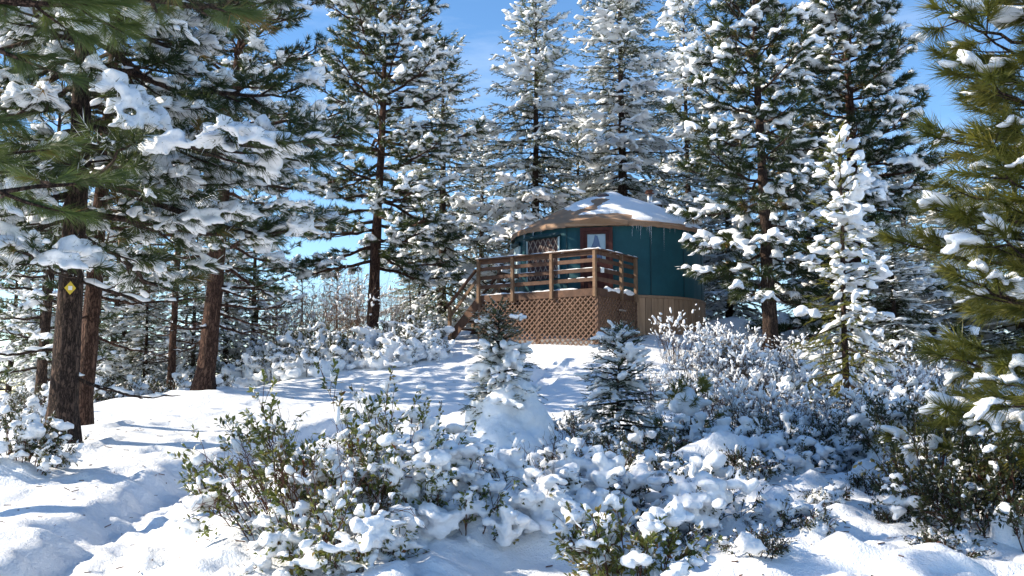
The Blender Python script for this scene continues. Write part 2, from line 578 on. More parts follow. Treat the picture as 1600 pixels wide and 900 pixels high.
def gbase(xy):
    xy = np.asarray(xy, float).reshape(-1, 2)
    c = xy.copy()
    dd = c - np.array([0, 18.0])
    r = np.linalg.norm(dd, axis=1)
    k = np.minimum(1, 36 / np.maximum(r, 1e-6))
    c = np.array([0, 18.0]) + dd * k[:, None]
    out = np.empty(len(c))
    for s in range(0, len(c), 20000):
        q = c[s:s + 20000]
        d2 = ((q[:, None, :] - cp[None, :, :2]) ** 2).sum(-1)
        out[s:s + 20000] = _tps(d2) @ _w[:_n] + _w[_n] + q @ _w[_n + 1:]
    out = np.clip(out, -5, 5.0)
    w = sstep(24, 62, r)
    return out * (1 - w) + (-16) * w

def G(px, py):
    """where the view ray through a pixel meets the ground"""
    d = ray(px, py)
    t = np.linspace(4, 60, 1200)
    pts = np.array([0, 0, CAMZ]) + d[None] / d[1] * t[:, None]
    below = pts[:, 2] < gbase(pts[:, :2])
    i = int(np.argmax(below)) if below.any() else len(t) - 1
    return pts[i]

TRAIL = np.array([P(20, 1000, 5.3)[:2], G(130, 905)[:2], G(200, 830)[:2], G(265, 778)[:2], G(330, 738)[:2], G(420, 700)[:2], G(560, 655)[:2], G(720, 636)[:2], G(830, 605)[:2], G(868, 570)[:2], G(815, 548)[:2]])
def trail_dist(xy):
    best = np.full(len(xy), 1e9)
    side = np.zeros(len(xy))
    along = np.zeros(len(xy))
    acc = 0
    for a, b in zip(TRAIL[:-1], TRAIL[1:]):
        ab = b - a
        L2 = ab @ ab
        t = np.clip(((xy - a) @ ab) / L2, 0, 1)
        pr = a + t[:, None] * ab
        d = np.linalg.norm(xy - pr, axis=1)
        s = np.sign(ab[0] * (xy[:, 1] - a[1]) - ab[1] * (xy[:, 0] - a[0]))
        m = d < best
        best[m] = d[m]
        side[m] = s[m]
        along[m] = acc + t[m] * math.sqrt(L2)
        acc += math.sqrt(L2)
    return best, side, along

rng0 = np.random.default_rng(5)
PRINTS = []
for k in range(90):   # stray footprints and dents beside the trail and up the slope
    a = rng0.random() * 1.0
    i = rng0.integers(0, len(TRAIL) - 1)
    p_ = TRAIL[i] * (1 - a) + TRAIL[i + 1] * a + rng0.normal(0, 1.0 if i > 3 else 0.7, 2)
    PRINTS.append((p_[0], p_[1], 0.08 + 0.10 * rng0.random(), 0.04 + 0.07 * rng0.random()))
for k in range(46):
    t_ = k / 46 * 4.0
    i = min(int(t_), 3)
    a = t_ - i
    dirn = TRAIL[i + 1] - TRAIL[i]
    dirn = dirn / np.linalg.norm(dirn)
    p_ = TRAIL[i] * (1 - a) + TRAIL[i + 1] * a + np.array([dirn[1], -dirn[0]]) * ((0.16 if k % 2 else -0.02) + 0.08 * rng0.normal())
    PRINTS.append((p_[0], p_[1], 0.10 + 0.04 * rng0.random(), 0.07 + 0.05 * rng0.random()))
for px, py in [(285, 652), (318, 647), (352, 640), (262, 664), (395, 632), (410, 628), (235, 676), (300, 690), (345, 690), (250, 705)]:
    g = G(px, py)
    PRINTS.append((g[0], g[1], 0.16, 0.10))

for px, py, d in [(95, 690, 13.0), (125, 672, 15.6), (318, 600, 21.6), (581, 527, 31), (1205, 548, 27)]:   # melt wells round the trunks
    g = P(px, py, d)
    PRINTS.append((g[0], g[1], 0.36, 0.16))
MOUNDS = []     # (x, y, radius, height) of snow drifted over the scrub
for px, py, R_, h_ in [(500, 880, 0.75, 0.26), (610, 868, 0.80, 0.46), (700, 870, 0.6, 0.34), (800, 868, 0.62, 0.40), (985, 905, 0.42, 0.24), (1000, 790, 0.85, 0.34), (1120, 790, 0.85, 0.38), (783, 770, 0.80, 0.62), (740, 800, 0.6, 0.42), (880, 800, 0.6, 0.34),
                       (30, 748, 0.5, 0.22), (1240, 775, 0.7, 0.2), (1330, 800, 0.7, 0.22), (1180, 840, 0.6, 0.2), (968, 745, 0.6, 0.25), (640, 905, 0.5, 0.22), (870, 880, 0.45, 0.2)]:
    g = G(px, py) if py < 900 else P(px, py, 6.5)
    MOUNDS.append((g[0], g[1], R_, h_))

def ground_h(xy, detail=True):
    xy = np.asarray(xy, float).reshape(-1, 2)
    z = gbase(xy)
    r = np.linalg.norm(xy - np.array([0, 16.0]), axis=1)
    near = 1 - sstep(30, 60, r)
    q = np.column_stack([xy, np.zeros(len(xy))])
    z = z + near * 0.06 * fbm(q * 0.45, 3, 3)
    if detail:
        d, s, al = trail_dist(xy)
        wob = 0.12 * vnoise(q * 1.6 + 9, 21)
        dd = d + wob * (s < 0)
        w = np.where(al < 7, 0.92, 0.42)
        dep = np.where(al < 7, 0.19, 0.16)
        sd_ = d * s                                   # signed: positive on the left
        lw = 1 - sstep(0.30, 0.72, sd_ + 0.05 * vnoise(q * 1.1, 22) + 0.05 * fbm(q * 4.3, 2, 23))
        rw = 1 - sstep(-0.35 * w, w, -sd_ + wob)
        inside = np.where(al < 7, lw * rw, 1 - sstep(w * 0.45, w, dd))
        inside = inside * sstep(0.0, 0.3, 1.0 - np.abs(sd_) / (w + 0.5))
        z -= np.where(al < 7, 0.27, 0.17) * inside
        # clods thrown up on the right-hand bank, fine rubble in the bottom
        bank = np.exp(-((dd - w - 0.10) / 0.22) ** 2) * (s < 0)
        lump = np.maximum(0, fbm(q * 5.5, 4, 31, 0.6))
        z += bank * (0.02 + 0.10 * lump) * np.where(al < 7.5, 1, 0.4)
        z += inside * 0.028 * fbm(q * 5.0, 4, 41, 0.6)
        z += np.exp(-((dd - w - 0.10) / 0.16) ** 2) * (s > 0) * 0.03
        # a second, fainter ski track left of the trail
        z -= 0.05 * np.exp(-((d - 1.5) / 0.10) ** 2) * (s > 0) * (al < 5)
        # rough trodden snow to the right of the lower trail
        rough = (1 - sstep(0.9, 2.4, d)) * (s < 0) * (al < 9) * (1 - inside)
        z += rough * 0.055 * fbm(q * 2.9, 3, 51)
        for (x, y, rr, dp) in PRINTS:
            m = (np.abs(xy[:, 0] - x) < 0.6) & (np.abs(xy[:, 1] - y) < 0.6)
            if m.any():
                d2 = ((xy[m] - (x, y)) ** 2).sum(1)
                z[m] += -dp * np.exp(-d2 / rr ** 2) + dp * 0.35 * np.exp(-((np.sqrt(d2) - rr * 1.7) / (rr * 0.6)) ** 2)
        # pillowy snow over buried scrub on the right foreground
        pil = sstep(0.6, 2.0, xy[:, 0] - 0.05 * xy[:, 1]) * (1 - sstep(11, 14, xy[:, 1])) * sstep(3, 5, xy[:, 1])
        z += pil * (0.22 * np.abs(vnoise(q * 1.35 + 3, 61)) + 0.13 * np.abs(vnoise(q * 2.9 + 5, 62)) + 0.05 * vnoise(q * 6, 63))
        z += near * 0.018 * fbm(q * 2.2, 3, 71)
        for (x, y, R_, h_) in MOUNDS:
            m = (np.abs(xy[:, 0] - x) < 2.2 * R_) & (np.abs(xy[:, 1] - y) < 2.2 * R_)
            if m.any():
                e = np.exp(-1.3 * ((xy[m] - (x, y)) ** 2).sum(1) / R_ ** 2)
                qq = q[m]
                z[m] += e * (h_ * (0.8 + 0.35 * vnoise(qq * 2.3, 81)) + 0.13 * np.abs(vnoise(qq * 4.2, 82)) + 0.05 * np.abs(vnoise(qq * 9, 83)) - 0.05)
        # drift banked against the skirt of the yurt
        z += 0.22 * np.exp(-(((xy[:, 0] - 4.55) / 0.8) ** 2 + ((xy[:, 1] - 28.3) / 0.9) ** 2))
        z += 0.35 * np.exp(-(((xy[:, 0] - 7.0) / 0.9) ** 2 + ((xy[:, 1] - 31.0) / 1.3) ** 2))
    return z

def gzb(x, y):
    return float(ground_h(np.array([[x, y]]), False)[0])

def gz(x, y):
    return float(ground_h(np.array([[x, y]]))[0])

def axis(segs, grow_lo, grow_hi, lo_end, hi_end):
    xs = [segs[0][0]]
    for a, b, s in segs:
        xs += list(np.arange(a + s, b + 1e-6, s))
    st = segs[-1][2]
    while xs[-1] < hi_end:
        st *= grow_hi
        xs.append(xs[-1] + st)
    st = segs[0][2]
    lo = []
    c = xs[0]
    while c > lo_end:
        st *= grow_lo
        c -= st
        lo.append(c)
    return np.array(lo[::-1] + xs)

gx = axis([(-8.5, -0.5, 0.07), (-0.5, 6.5, 0.085)], 1.1, 1.1, -2500, 2500)
gy = axis([(5.2, 11, 0.05), (11, 19, 0.08), (19, 33, 0.13)], 1.15, 1.1, -400, 3500)
GX, GY = np.meshgrid(gx, gy)
gxy = np.column_stack([GX.ravel(), GY.ravel()])
gzv = ground_h(gxy)
ii = np.arange(len(gxy)).reshape(len(gy), len(gx))
gq = np.stack([ii[:-1, :-1], ii[:-1, 1:], ii[1:, 1:], ii[1:, :-1]], -1).reshape(-1, 4)
ground = obj('ground', mesh_np('ground', np.column_stack([gxy, gzv]), [gq], M_SNOW_G, True))
ground['kind'] = 'structure'
ground['label'] = 'snow covered hillside with a trodden trail climbing to the yurt'

# ------------------------------------------------------------------ yurt
YC = np.array([P(950.5, 450, 32.0)[0], 32.0])
YR = 3.0
Z_FLOOR = P(990, 461, 29.1)[2]
Z_EAVE = P(950, 354, 28.95)[2]          # lower edge of the valance in front
Z_TOP = P(947, 303, 32.0)[2]
YG = gz(YC[0], YC[1] - 3)
yurt = thing('yurt', 'round teal canvas yurt with tan conical roof under snow', 'yurt', (YC[0], YC[1], YG))

def phi_of(px):
    ph = np.linspace(-1.5, 1.5, 3001)
    x = YC[0] + YR * np.sin(ph)
    y = YC[1] - YR * np.cos(ph)
    q = 800 + F * x / (y * math.cos(rad(PITCH)) + 3 * math.sin(rad(PITCH)))
    return float(ph[np.argmin(np.abs(q - px))])

def ring(rs_zs, n=128, a0=0.0, a1=2 * math.pi):
    """surface of revolution through (r, z) pairs, phi from the camera side"""
    closed = abs(a1 - a0 - 2 * math.pi) < 1e-6
    ph = np.linspace(a0, a1, n, endpoint=not closed)
    rz = np.array(rs_zs, float)
    V = np.stack([rz[:, None, 0] * np.sin(ph)[None], -rz[:, None, 0] * np.cos(ph)[None], np.broadcast_to(rz[:, None, 1], (len(rz), n))], -1)
    idx = np.arange(len(rz) * n).reshape(len(rz), n)
    nx = np.roll(idx, -1, 1) if closed else None
    if closed:
        q = np.stack([idx[:-1], nx[:-1], nx[1:], idx[1:]], -1).reshape(-1, 4)
    else:
        q = np.stack([idx[:-1, :-1], idx[:-1, 1:], idx[1:, 1:], idx[1:, :-1]], -1).reshape(-1, 4)
    return V.reshape(-1, 3), q

zf, ze, zt = Z_FLOOR - YG, Z_EAVE - YG, Z_TOP - YG
EAVE_R = 3.10
z_rim = ze + 0.17
# canvas wall, with faint vertical folds and seams
wv, wq = ring([(YR, zf), (YR, zf + 0.5), (YR, zf + 1.0), (YR, zf + 1.5), (YR, z_rim + 0.02)], 240)
ph_ = np.arctan2(wv[:, 0], -wv[:, 1])
k_ = 1 + 0.005 * vnoise(np.column_stack([ph_ * 14, wv[:, 2] * 1.3, wv[:, 2] * 0]), 5)
wv[:, :2] *= k_[:, None]
obj('canvas_wall', mesh_np('canvas_wall', wv, [wq], M_TEAL, True), yurt)

# sewn seams up the canvas
for k in range(9):
    a = -1.35 + k * 0.42
    o = obj('seam', mesh_np('seam', box_v(-0.018, 0.018, -0.022, 0.0, zf + 0.005, ze + 0.05), [BOXF], M_TEAL_D), yurt)
    o.location = ((YR - 0.002) * math.sin(a), -(YR - 0.002) * math.cos(a), 0)
    o.rotation_euler = (0, 0, a)

# roof: canvas cone, slightly sagging between rafters
def roof_z(r):
    t = np.clip((EAVE_R - r) / EAVE_R, 0, 1)
    return z_rim + (zt - 0.12 - z_rim) * (t * 0.30 + 0.70 * np.sin(t * math.pi / 2))
rr = np.linspace(EAVE_R, 0.40, 14)
rv, rq = ring([(r, float(roof_z(np.array(r)))) for r in rr], 192)
ph_ = np.arctan2(rv[:, 0], -rv[:, 1])
rad_ = np.hypot(rv[:, 0], rv[:, 1])
rv[:, 2] += -0.022 * np.abs(np.sin(ph_ * 18)) * np.sin(np.clip((EAVE_R - rad_) / 2.5, 0, 1) * math.pi)
roof = obj('roof', mesh_np('roof', rv, [rq], M_TAN, True), yurt)
# valance hanging from the eave, gently scalloped
vv, vq = ring([(EAVE_R + 0.002, z_rim), (EAVE_R + 0.012, z_rim - 0.06), (EAVE_R + 0.015, ze + 0.02), (EAVE_R + 0.010, ze)], 256)
ph_ = np.arctan2(vv[:, 0], -vv[:, 1])
low = vv[:, 2] < ze + 0.03
vv[low, 2] += 0.022 * np.abs(np.sin(ph_[low] * 24)) + 0.012 * vnoise(np.column_stack([ph_[low] * 11, ph_[low] * 0, ph_[low] * 0]), 4)
obj('valance', mesh_np('valance', vv, [vq], M_TAN, True), yurt)
# skylight dome with its curb
dome_r = 0.66
dz0 = float(roof_z(np.array(0.44)))
dv, dq = ring([(0.50, dz0 - 0.06), (0.50, dz0 + 0.05), (0.46, dz0 + 0.08), (0.40, dz0 + 0.13), (0.30, dz0 + 0.17), (0.16, dz0 + 0.20), (0.02, dz0 + 0.21)], 48)
obj('skylight_dome', mesh_np('skylight_dome', dv, [dq], M_SKY_DOME, True), yurt)

# roof snow: lies on the right and top, has slid off the left
N_A, N_R = 300, 90
ph = np.linspace(-math.pi, math.pi, N_A, endpoint=False)
rs = np.linspace(0.01, EAVE_R + 0.03, N_R)
PH, RS = np.meshgrid(ph, rs)
xr, yr = RS * np.sin(PH), -RS * np.cos(PH)
q3 = np.column_stack([xr.ravel(), yr.ravel(), 0 * xr.ravel()])
base = roof_z(RS.ravel())
base = np.where(RS.ravel() < 0.52, np.maximum(base, dz0 + 0.21 - 0.6 * RS.ravel() ** 2), base)
edge = fbm(q3 * 1.5, 4, 9)
# signed cover: positive where snow lies
th = PH.ravel()
xx = xr.ravel()
yy = yr.ravel()
cover = 0.18 + 0.60 * np.clip(xx + 0.75, -1.2, 2.5) + 0.46 * edge
front_edge = (EAVE_R - 0.06 + 0.05 * vnoise(q3 * 5, 13) - RS.ravel())
cover = np.minimum(cover, 6.0 * front_edge + 0.25)
# brow over the door keeps a bare strip below it
brow = np.exp(-((th + 0.12) / 0.26) ** 2) * sstep(2.45, 2.72, RS.ravel())
cover = cover - 2.0 * brow
cover = np.where(RS.ravel() < 0.62, np.maximum(cover - 1, 0.8 * (xx + 0.12 + 0.2 * edge)), cover)
bare2 = np.exp(-(((xx + 0.42) / 0.28) ** 2 + ((yy + 1.1) / 0.5) ** 2))
cover = cover - 1.1 * bare2
tk = np.where(cover > 0, 0.012 + 0.085 * np.clip(1 - np.exp(-cover * 2.2), 0, 1), -0.05) + 0.012 * fbm(q3 * 4, 2, 3)
tk = np.where(cover > 0, np.maximum(tk, 0.012), tk)
sv = np.column_stack([xx, yy, base + tk])
idx = np.arange(len(sv)).reshape(N_R, N_A)
nx = np.roll(idx, -1, 1)
sq = np.stack([idx[:-1], nx[:-1], nx[1:], idx[1:]], -1).reshape(-1, 4)
keep = cover[sq].max(axis=1) > -0.25
sn = obj('roof_snow', mesh_np('roof_snow', sv, [sq[keep]], M_SNOW, True), yurt)
sn['label'] = 'thick snow lying on the roof, slid off one flank'

# skirt planks round the platform
npl = 96
pw = 2 * math.pi * (YR + 0.02) / npl
pl_me = mesh_np('plank', np.concatenate([box_v(-pw / 2 + 0.006, pw / 2 - 0.006, -0.026, 0.0, -0.6, zf - 0.085)]), [BOXF], M_PLANK)
pl_me2 = mesh_np('plank', np.concatenate([box_v(-pw / 2 + 0.004, pw / 2 - 0.004, -0.019, 0.0, -0.6, zf - 0.085)]), [BOXF], M_PLANK)
bv, bq = ring([(YR - 0.01, -0.6), (YR - 0.01, zf)], 96)
sk = obj('skirt', mesh_np('skirt', bv, [bq], M_INNER, True), yurt)
for k in range(npl):
    a = 2 * math.pi * (k + 0.5) / npl
    o = obj('plank', pl_me if (k * 7) % 3 else pl_me2, sk)
    o.location = ((YR + 0.015) * math.sin(a), -(YR + 0.015) * math.cos(a), 0)
    o.rotation_euler = (0, 0, a)
tv, tq = ring([(YR - 0.01, zf - 0.082), (YR + 0.062, zf - 0.082), (YR + 0.062, zf - 0.01), (YR - 0.01, zf + 0.004)], 128)
obj('trim_band', mesh_np('trim_band', tv, [tq], M_PLANK, False), yurt)

def wall_frame(phi, extra=0.0):
    """matrix of a flat panel tangent to the wall at phi: x along the wall to the right, -y outward"""
    return Matrix.Translation(((YR + extra) * math.sin(phi), -(YR + extra) * math.cos(phi), 0)) @ Matrix.Rotation(phi, 4, 'Z')

def panel(name, v, q, m, parent, mtx, smooth=False):
    o = obj(name, mesh_np(name, v, [q], m, smooth), parent)
    o.matrix_local = mtx
    return o

def boxes(name, lst, m, parent, mtx=None):
    v, q = join([(box_v(*b), BOXF) for b in lst])
    o = obj(name, mesh_np(name, v, [q], m), parent)
    if mtx is not None:
        o.matrix_local = mtx
    return o

# door
ph_d = phi_of(933)
md = wall_frame(ph_d)
dw, dh = 0.47, ze - zf - 0.02
door = boxes('door', [(-dw + 0.11, dw - 0.11, -0.085, 0.02, zf + 0.01, zf + 0.95),
                      (-dw + 0.11, -dw + 0.20, -0.085, 0.02, zf + 0.951, zf + dh - 0.10), (dw - 0.20, dw - 0.11, -0.085, 0.02, zf + 0.951, zf + dh - 0.10),
                      (-dw + 0.201, dw - 0.201, -0.085, 0.02, zf + dh - 0.19, zf + dh - 0.101)], M_DOOR, yurt, md)
boxes('door_frame', [(-dw, -dw + 0.105, -0.11, 0.02, zf + 0.005, zf + dh), (dw - 0.105, dw, -0.11, 0.02, zf + 0.005, zf + dh),
                     (-dw + 0.106, dw - 0.106, -0.11, 0.02, zf + dh - 0.095, zf + dh)], M_DOOR, door)
gx0, gx1, gz0, gz1 = -dw + 0.19, dw - 0.19, zf + 0.94, zf + dh - 0.18
boxes('curtain', [(gx0, gx1, -0.028, -0.022, gz0, gz1)], M_SHEER, door)
cz = gz1 - gz0
cpoly = np.array([[gx0 + 0.03, gz0], [gx1 - 0.10, gz0], [gx1 - 0.13, gz0 + 0.35 * cz], [gx1 - 0.20, gz0 + 0.72 * cz], [gx1 - 0.25, gz0 + 0.93 * cz], [gx1 - 0.33, gz0 + 0.95 * cz], [gx1 - 0.37, gz0 + 0.72 * cz], [gx0 + 0.06, gz0 + 0.38 * cz], [gx0 + 0.03, gz0 + 0.25 * cz]])
nv_ = len(cpoly)
cvv = np.concatenate([np.column_stack([cpoly[:, 0], np.full(nv_, -0.044), cpoly[:, 1]]), np.column_stack([cpoly[:, 0], np.full(nv_, -0.034), cpoly[:, 1]])])
me = bpy.data.meshes.new('tied_curtain')
me.from_pydata(cvv.tolist(), [], [list(range(nv_)), list(range(nv_, 2 * nv_))[::-1]] + [[i, i + nv_, (i + 1) % nv_ + nv_, (i + 1) % nv_] for i in range(nv_)])
me.materials.append(M_CURT)
o = obj('tied_curtain', me, door)
o['label'] = 'blue curtain gathered up behind the door glass'
boxes('glass_pane', [(gx0, gx1, -0.062, -0.058, gz0, gz1)], M_GLASS, door)
boxes('door_knob', [(-dw + 0.135, -dw + 0.175, -0.13, -0.086, zf + 1.0, zf + 1.05)], M_STEEL, door)
# low gabled flap over the door
fl = np.array([[-0.92, ze + 0.02], [0.95, ze + 0.02], [0.95, ze + 0.13], [0.02, ze + 0.25], [-0.92, ze + 0.11]])
nf = len(fl)
y_in, y_out = np.array([0.45, 0.45, 0.5, 0.55, 0.45]), np.array([0.0, 0.0, -0.02, -0.15, 0.0])
fv = np.concatenate([np.column_stack([fl[:, 0], y_out - 0.17, fl[:, 1]]), np.column_stack([fl[:, 0], y_in, fl[:, 1] + 0.02])])
me = bpy.data.meshes.new('door_flap')
me.from_pydata(fv.tolist(), [], [list(range(nf))] + [[i, (i + nf), (i + 1) % nf + nf, (i + 1) % nf] for i in range(nf)])
me.materials.append(M_TAN)
o = obj('door_flap', me, yurt)
o.matrix_local = md

# lattice window with rolled flap
def lattice_window(px0, px1, zlo, zhi):
    a0, a1 = phi_of(px0), phi_of(px1)
    mid = (a0 + a1) / 2
    hw = YR * math.sin((a1 - a0) / 2)
    mw = wall_frame(mid, 0.012)
    w = boxes('window', [(-hw, hw, -0.012, 0.03, zlo, zhi)], M_INNER, yurt, mw)
    H = zhi - zlo
    pitch = 0.21
    k = -int(H / pitch / 1.6) - 1
    xs = np.arange(-hw - H / 1.7, hw + H / 1.7, pitch)
    for s, yo in ((1, -0.019), (-1, -0.026)):
        for x in xs:
            pa, pb = np.array([x, zlo]), np.array([x + s * H / 1.7, zhi])
            t0, t1 = 0.0, 1.0
            dx = pb[0] - pa[0]
            ta, tb = sorted(((-hw - pa[0]) / dx, (hw - pa[0]) / dx))
            t0, t1 = max(t0, ta), min(t1, tb)
            if t1 - t0 < 0.08:
                continue
            p0, p1 = pa + (pb - pa) * t0, pa + (pb - pa) * t1
            v = beam_v((p0[0], yo, p0[1]), (p1[0], yo, p1[1]), 0.006, 0.030, (0.01, 0, 1))
            obj('slat', mesh_np('slat', v, [BOXF], M_SLAT), w)
    boxes('frame_strip', [(hw, hw + 0.03, -0.035, 0.02, zlo - 0.02, zhi + 0.02)], M_VINYL_SKY, w)
    boxes('frame_strip', [(-hw - 0.03, -hw, -0.035, 0.02, zlo - 0.02, zhi + 0.02)], M_VINYL_SKY, w)
    # rolled-up flap above
    K = 14
    pts = np.stack([np.linspace(-hw - 0.12, hw + 0.12, K), np.full(K, -0.05), zhi + 0.07 + 0.01 * np.sin(np.linspace(0, 5, K))], -1)[None]
    tv_, tq_ = tubes(pts, np.array([[0.02] + [0.07] * (K - 2) + [0.02]]), 10)
    obj('rolled_flap', mesh_np('rolled_flap', tv_, [tq_], M_TEAL_D, True), w)
zlo_w = zf + 0.55
zhi_w = P(850, 369, 29.3)[2] - YG
lattice_window(828, 876, zlo_w, zhi_w)
# side window at the far left of the wall, sky reflection painted pale blue
aL = phi_of(808.5)
w2 = boxes('window', [(-0.32, 0.32, -0.03, 0.03, zf + 0.7, zhi_w - 0.05)], M_VINYL_SKY, yurt, wall_frame(aL, 0.01))
K = 10
pts = np.stack([np.linspace(-0.42, 0.42, K), np.full(K, -0.05), np.full(K, zhi_w + 0.03)], -1)[None]
tv_, tq_ = tubes(pts, np.array([[0.02] + [0.07] * (K - 2) + [0.02]]), 10)
obj('rolled_flap', mesh_np('rolled_flap', tv_, [tq_], M_TEAL_D, True), w2)

# icicles under the valance
rg = np.random.default_rng(11)
iv, iq = tubes(np.array([[[0, 0, 0.03], [0.002, 0, -0.25], [0.0, 0.003, -0.6], [0, 0, -1.0]]]), np.array([[0.016, 0.013, 0.009, 0.001]]), 6)
ic_me = mesh_np('icicle', iv, [iq], M_ICE, True)
for k in range(34):
    a = rg.uniform(phi_of(982), 1.5) if k < 28 else rg.uniform(-1.1, phi_of(890))
    o = obj('icicle', ic_me, yurt)
    o.location = ((EAVE_R + 0.012) * math.sin(a), -(EAVE_R + 0.012) * math.cos(a), ze + 0.03)
    l = rg.choice([0.12, 0.2, 0.3, 0.42, 0.6], p=[.3, .3, .2, .14, .06]) * rg.uniform(0.8, 1.2)
    o.scale = (0.75, 0.75, l)
    o.rotation_euler = (0, 0, rg.uniform(0, 6))
icm = rg

# stove pipe and its wooden box behind the roof
pc = P(1018, 325, 33.2)
ch = obj('chimney_box', mesh_np('chimney_box', np.concatenate([box_v(-0.28, 0.28, -0.28, 0.28, -1.2, 0.0), box_v(-0.32, 0.32, -0.32, 0.32, 0.001, 0.06)]), [np.concatenate([BOXF, BOXF + 8])], M_DECK), yurt)
ch.location = (pc[0] - YC[0], pc[1] - YC[1], pc[2] - YG)
pv, pq = ring([(0.0, 0.0), (0.085, 0.0), (0.085, 0.46), (0.0, 0.46)], 24)
pipe = obj('stove_pipe', mesh_np('stove_pipe', pv, [pq], M_STEEL, True), ch)
pipe.location = (-0.06, -0.02, 0.03)
pv, pq = ring([(0.0, 0.47), (0.13, 0.47), (0.16, 0.485), (0.15, 0.50), (0.085, 0.52), (0.085, 0.56), (0.14, 0.565), (0.11, 0.60), (0.0, 0.61)], 24)
obj('pipe_cap', mesh_np('pipe_cap', pv, [pq], M_RUST, True), ch).location = (-0.06, -0.02, 0.0)
cv_, cf_ = blobs(np.array([[-0.2, -0.1, 0.09], [0.15, -0.12, 0.11], [0.12, 0.1, 0.1], [-0.1, 0.15, 0.1], [0.0, -0.2, 0.08], [-0.33, -0.1, 0.05]]), np.array([[0.18, 0.2, 0.08], [0.19, 0.2, 0.10], [0.2, 0.2, 0.1], [0.22, 0.18, 0.08], [0.2, 0.14, 0.08], [0.08, 0.15, 0.06]]), None, ICO2)
obj('chimney_snow', remesh('chimney_snow', cv_, cf_, 0.03, M_SNOW, 2), ch)

# ------------------------------------------------------------------ deck
DC = P(935, 457, 27.0)
e_x = np.array([0.831, -0.556])
DROT = math.atan2(e_x[1], e_x[0])
DG = gz(DC[0], DC[1])
DL, DD = 3.96, 2.28
deck = thing('deck', 'raised brown wooden deck with snowy railings, stair and lattice skirt', 'deck', (DC[0], DC[1], DG), DROT)
df = Z_FLOOR - DG - 0.01          # floor level above the deck's base
def dwld(x, y):
    return np.array([DC[0] + x * e_x[0] - y * e_x[1], DC[1] + x * e_x[1] + y * e_x[0]])
def dgz(x, y):
    w = dwld(x, y)
    return gz(w[0], w[1]) - DG
def dbox(name, b, m, parent=None, bev=0.006):
    o = obj(name, mesh_np(name, box_v(*b), [BOXF], m), parent or deck)
    if bev:
        bevel(o, bev)
    return o
def dbeam(name, a, b, w, h, m, parent=None, up=(0, 0, 1)):
    o = obj(name, mesh_np(name, beam_v(a, b, w, h, up), [BOXF], m), parent or deck)
    bevel(o, 0.006)
    return o
# floor boards run back from the front edge until they meet the yurt
x = -DL
while x < -0.02:
    xe = min(x + 0.135, 0)
    ymax = 2.5 if x < -3.0 else 3.2
    for yy_ in np.arange(0, ymax, 0.02):
        if np.linalg.norm(dwld((x + xe) / 2, yy_) - YC) < YR + 0.10:
            ymax = yy_
            break
    dbox('floor_board', (x, xe - 0.006, -0.02, ymax, df - 0.035, df), M_DECK, None, 0)
    x += 0.138
# fascia
FH = 0.21
dbox('fascia_board', (-DL - 0.03, 0.03, -0.06, -0.021, df - FH, df - 0.004), M_DECK)
dbox('fascia_board', (0.001, 0.04, -0.02, DD, df - FH, df - 0.004), M_DECK)
dbox('fascia_board', (-DL - 0.04, -DL - 0.001, -0.02, 2.4, df - FH, df - 0.004), M_DECK)
# railing
RH = 1.06
PW = 0.09
front_x = [-DL + 0.05, -2.72, -1.42, -0.05]
side_y = [1.18, 2.06]
posts = []
for x in front_x:
    dbox('railing_post', (x - PW / 2, x + PW / 2, -0.065 - PW, -0.063, df - 0.24, df + RH - 0.04), M_RAIL)
for y in side_y:
    dbox('railing_post', (0.043, 0.043 + PW, y - PW / 2, y + PW / 2, df - 0.24, df + RH - 0.04), M_RAIL)
dbox('top_rail', (-DL - 0.04, 0.10, -0.165, -0.02, df + RH - 0.04, df + RH), M_DECK)
dbox('top_rail', (-0.02, 0.125, -0.018, DD - 0.1, df + RH - 0.04, df + RH), M_DECK)
for z in (0.24, 0.50, 0.76):
    dbox('rail', (-DL, 0.02, -0.062, -0.024, df + z - 0.055, df + z + 0.055), M_DECK)
    dbox('rail', (0.002, 0.040, -0.02, DD - 0.12, df + z - 0.055, df + z + 0.055), M_DECK)
dbox('rail', (-DL, 0.02, -0.062, -0.024, df + RH - 0.16, df + RH - 0.042), M_DECK)
dbox('rail', (0.002, 0.040, -0.02, DD - 0.12, df + RH - 0.16, df + RH - 0.042), M_DECK)
# left side and back rails seen through the front (the stair opening lies between v=0 and v=1.1)
for y in (1.15, 2.3):
    dbox('railing_post', (-DL - 0.045 - PW, -DL - 0.043, y - PW / 2, y + PW / 2, df - 0.24, df + RH - 0.04), M_RAIL)
dbox('top_rail', (-DL - 0.14, -DL + 0.005, 1.08, 2.4, df + RH - 0.04, df + RH), M_DECK)
dbox('railing_post', (-2.55, -2.46, 2.42, 2.51, df - 0.03, df + RH - 0.04), M_RAIL)
dbox('top_rail', (-DL - 0.14, -2.4, 2.401, 2.53, df + RH - 0.04, df + RH), M_DECK)
for z in (0.24, 0.50, 0.76):
    dbox('rail', (-DL - 0.04, -DL - 0.002, 1.1, 2.39, df + z - 0.055, df + z + 0.055), M_DECK)
    dbox('rail', (-DL - 0.04, -2.46, 2.391, 2.419, df + z - 0.055, df + z + 0.055), M_DECK)
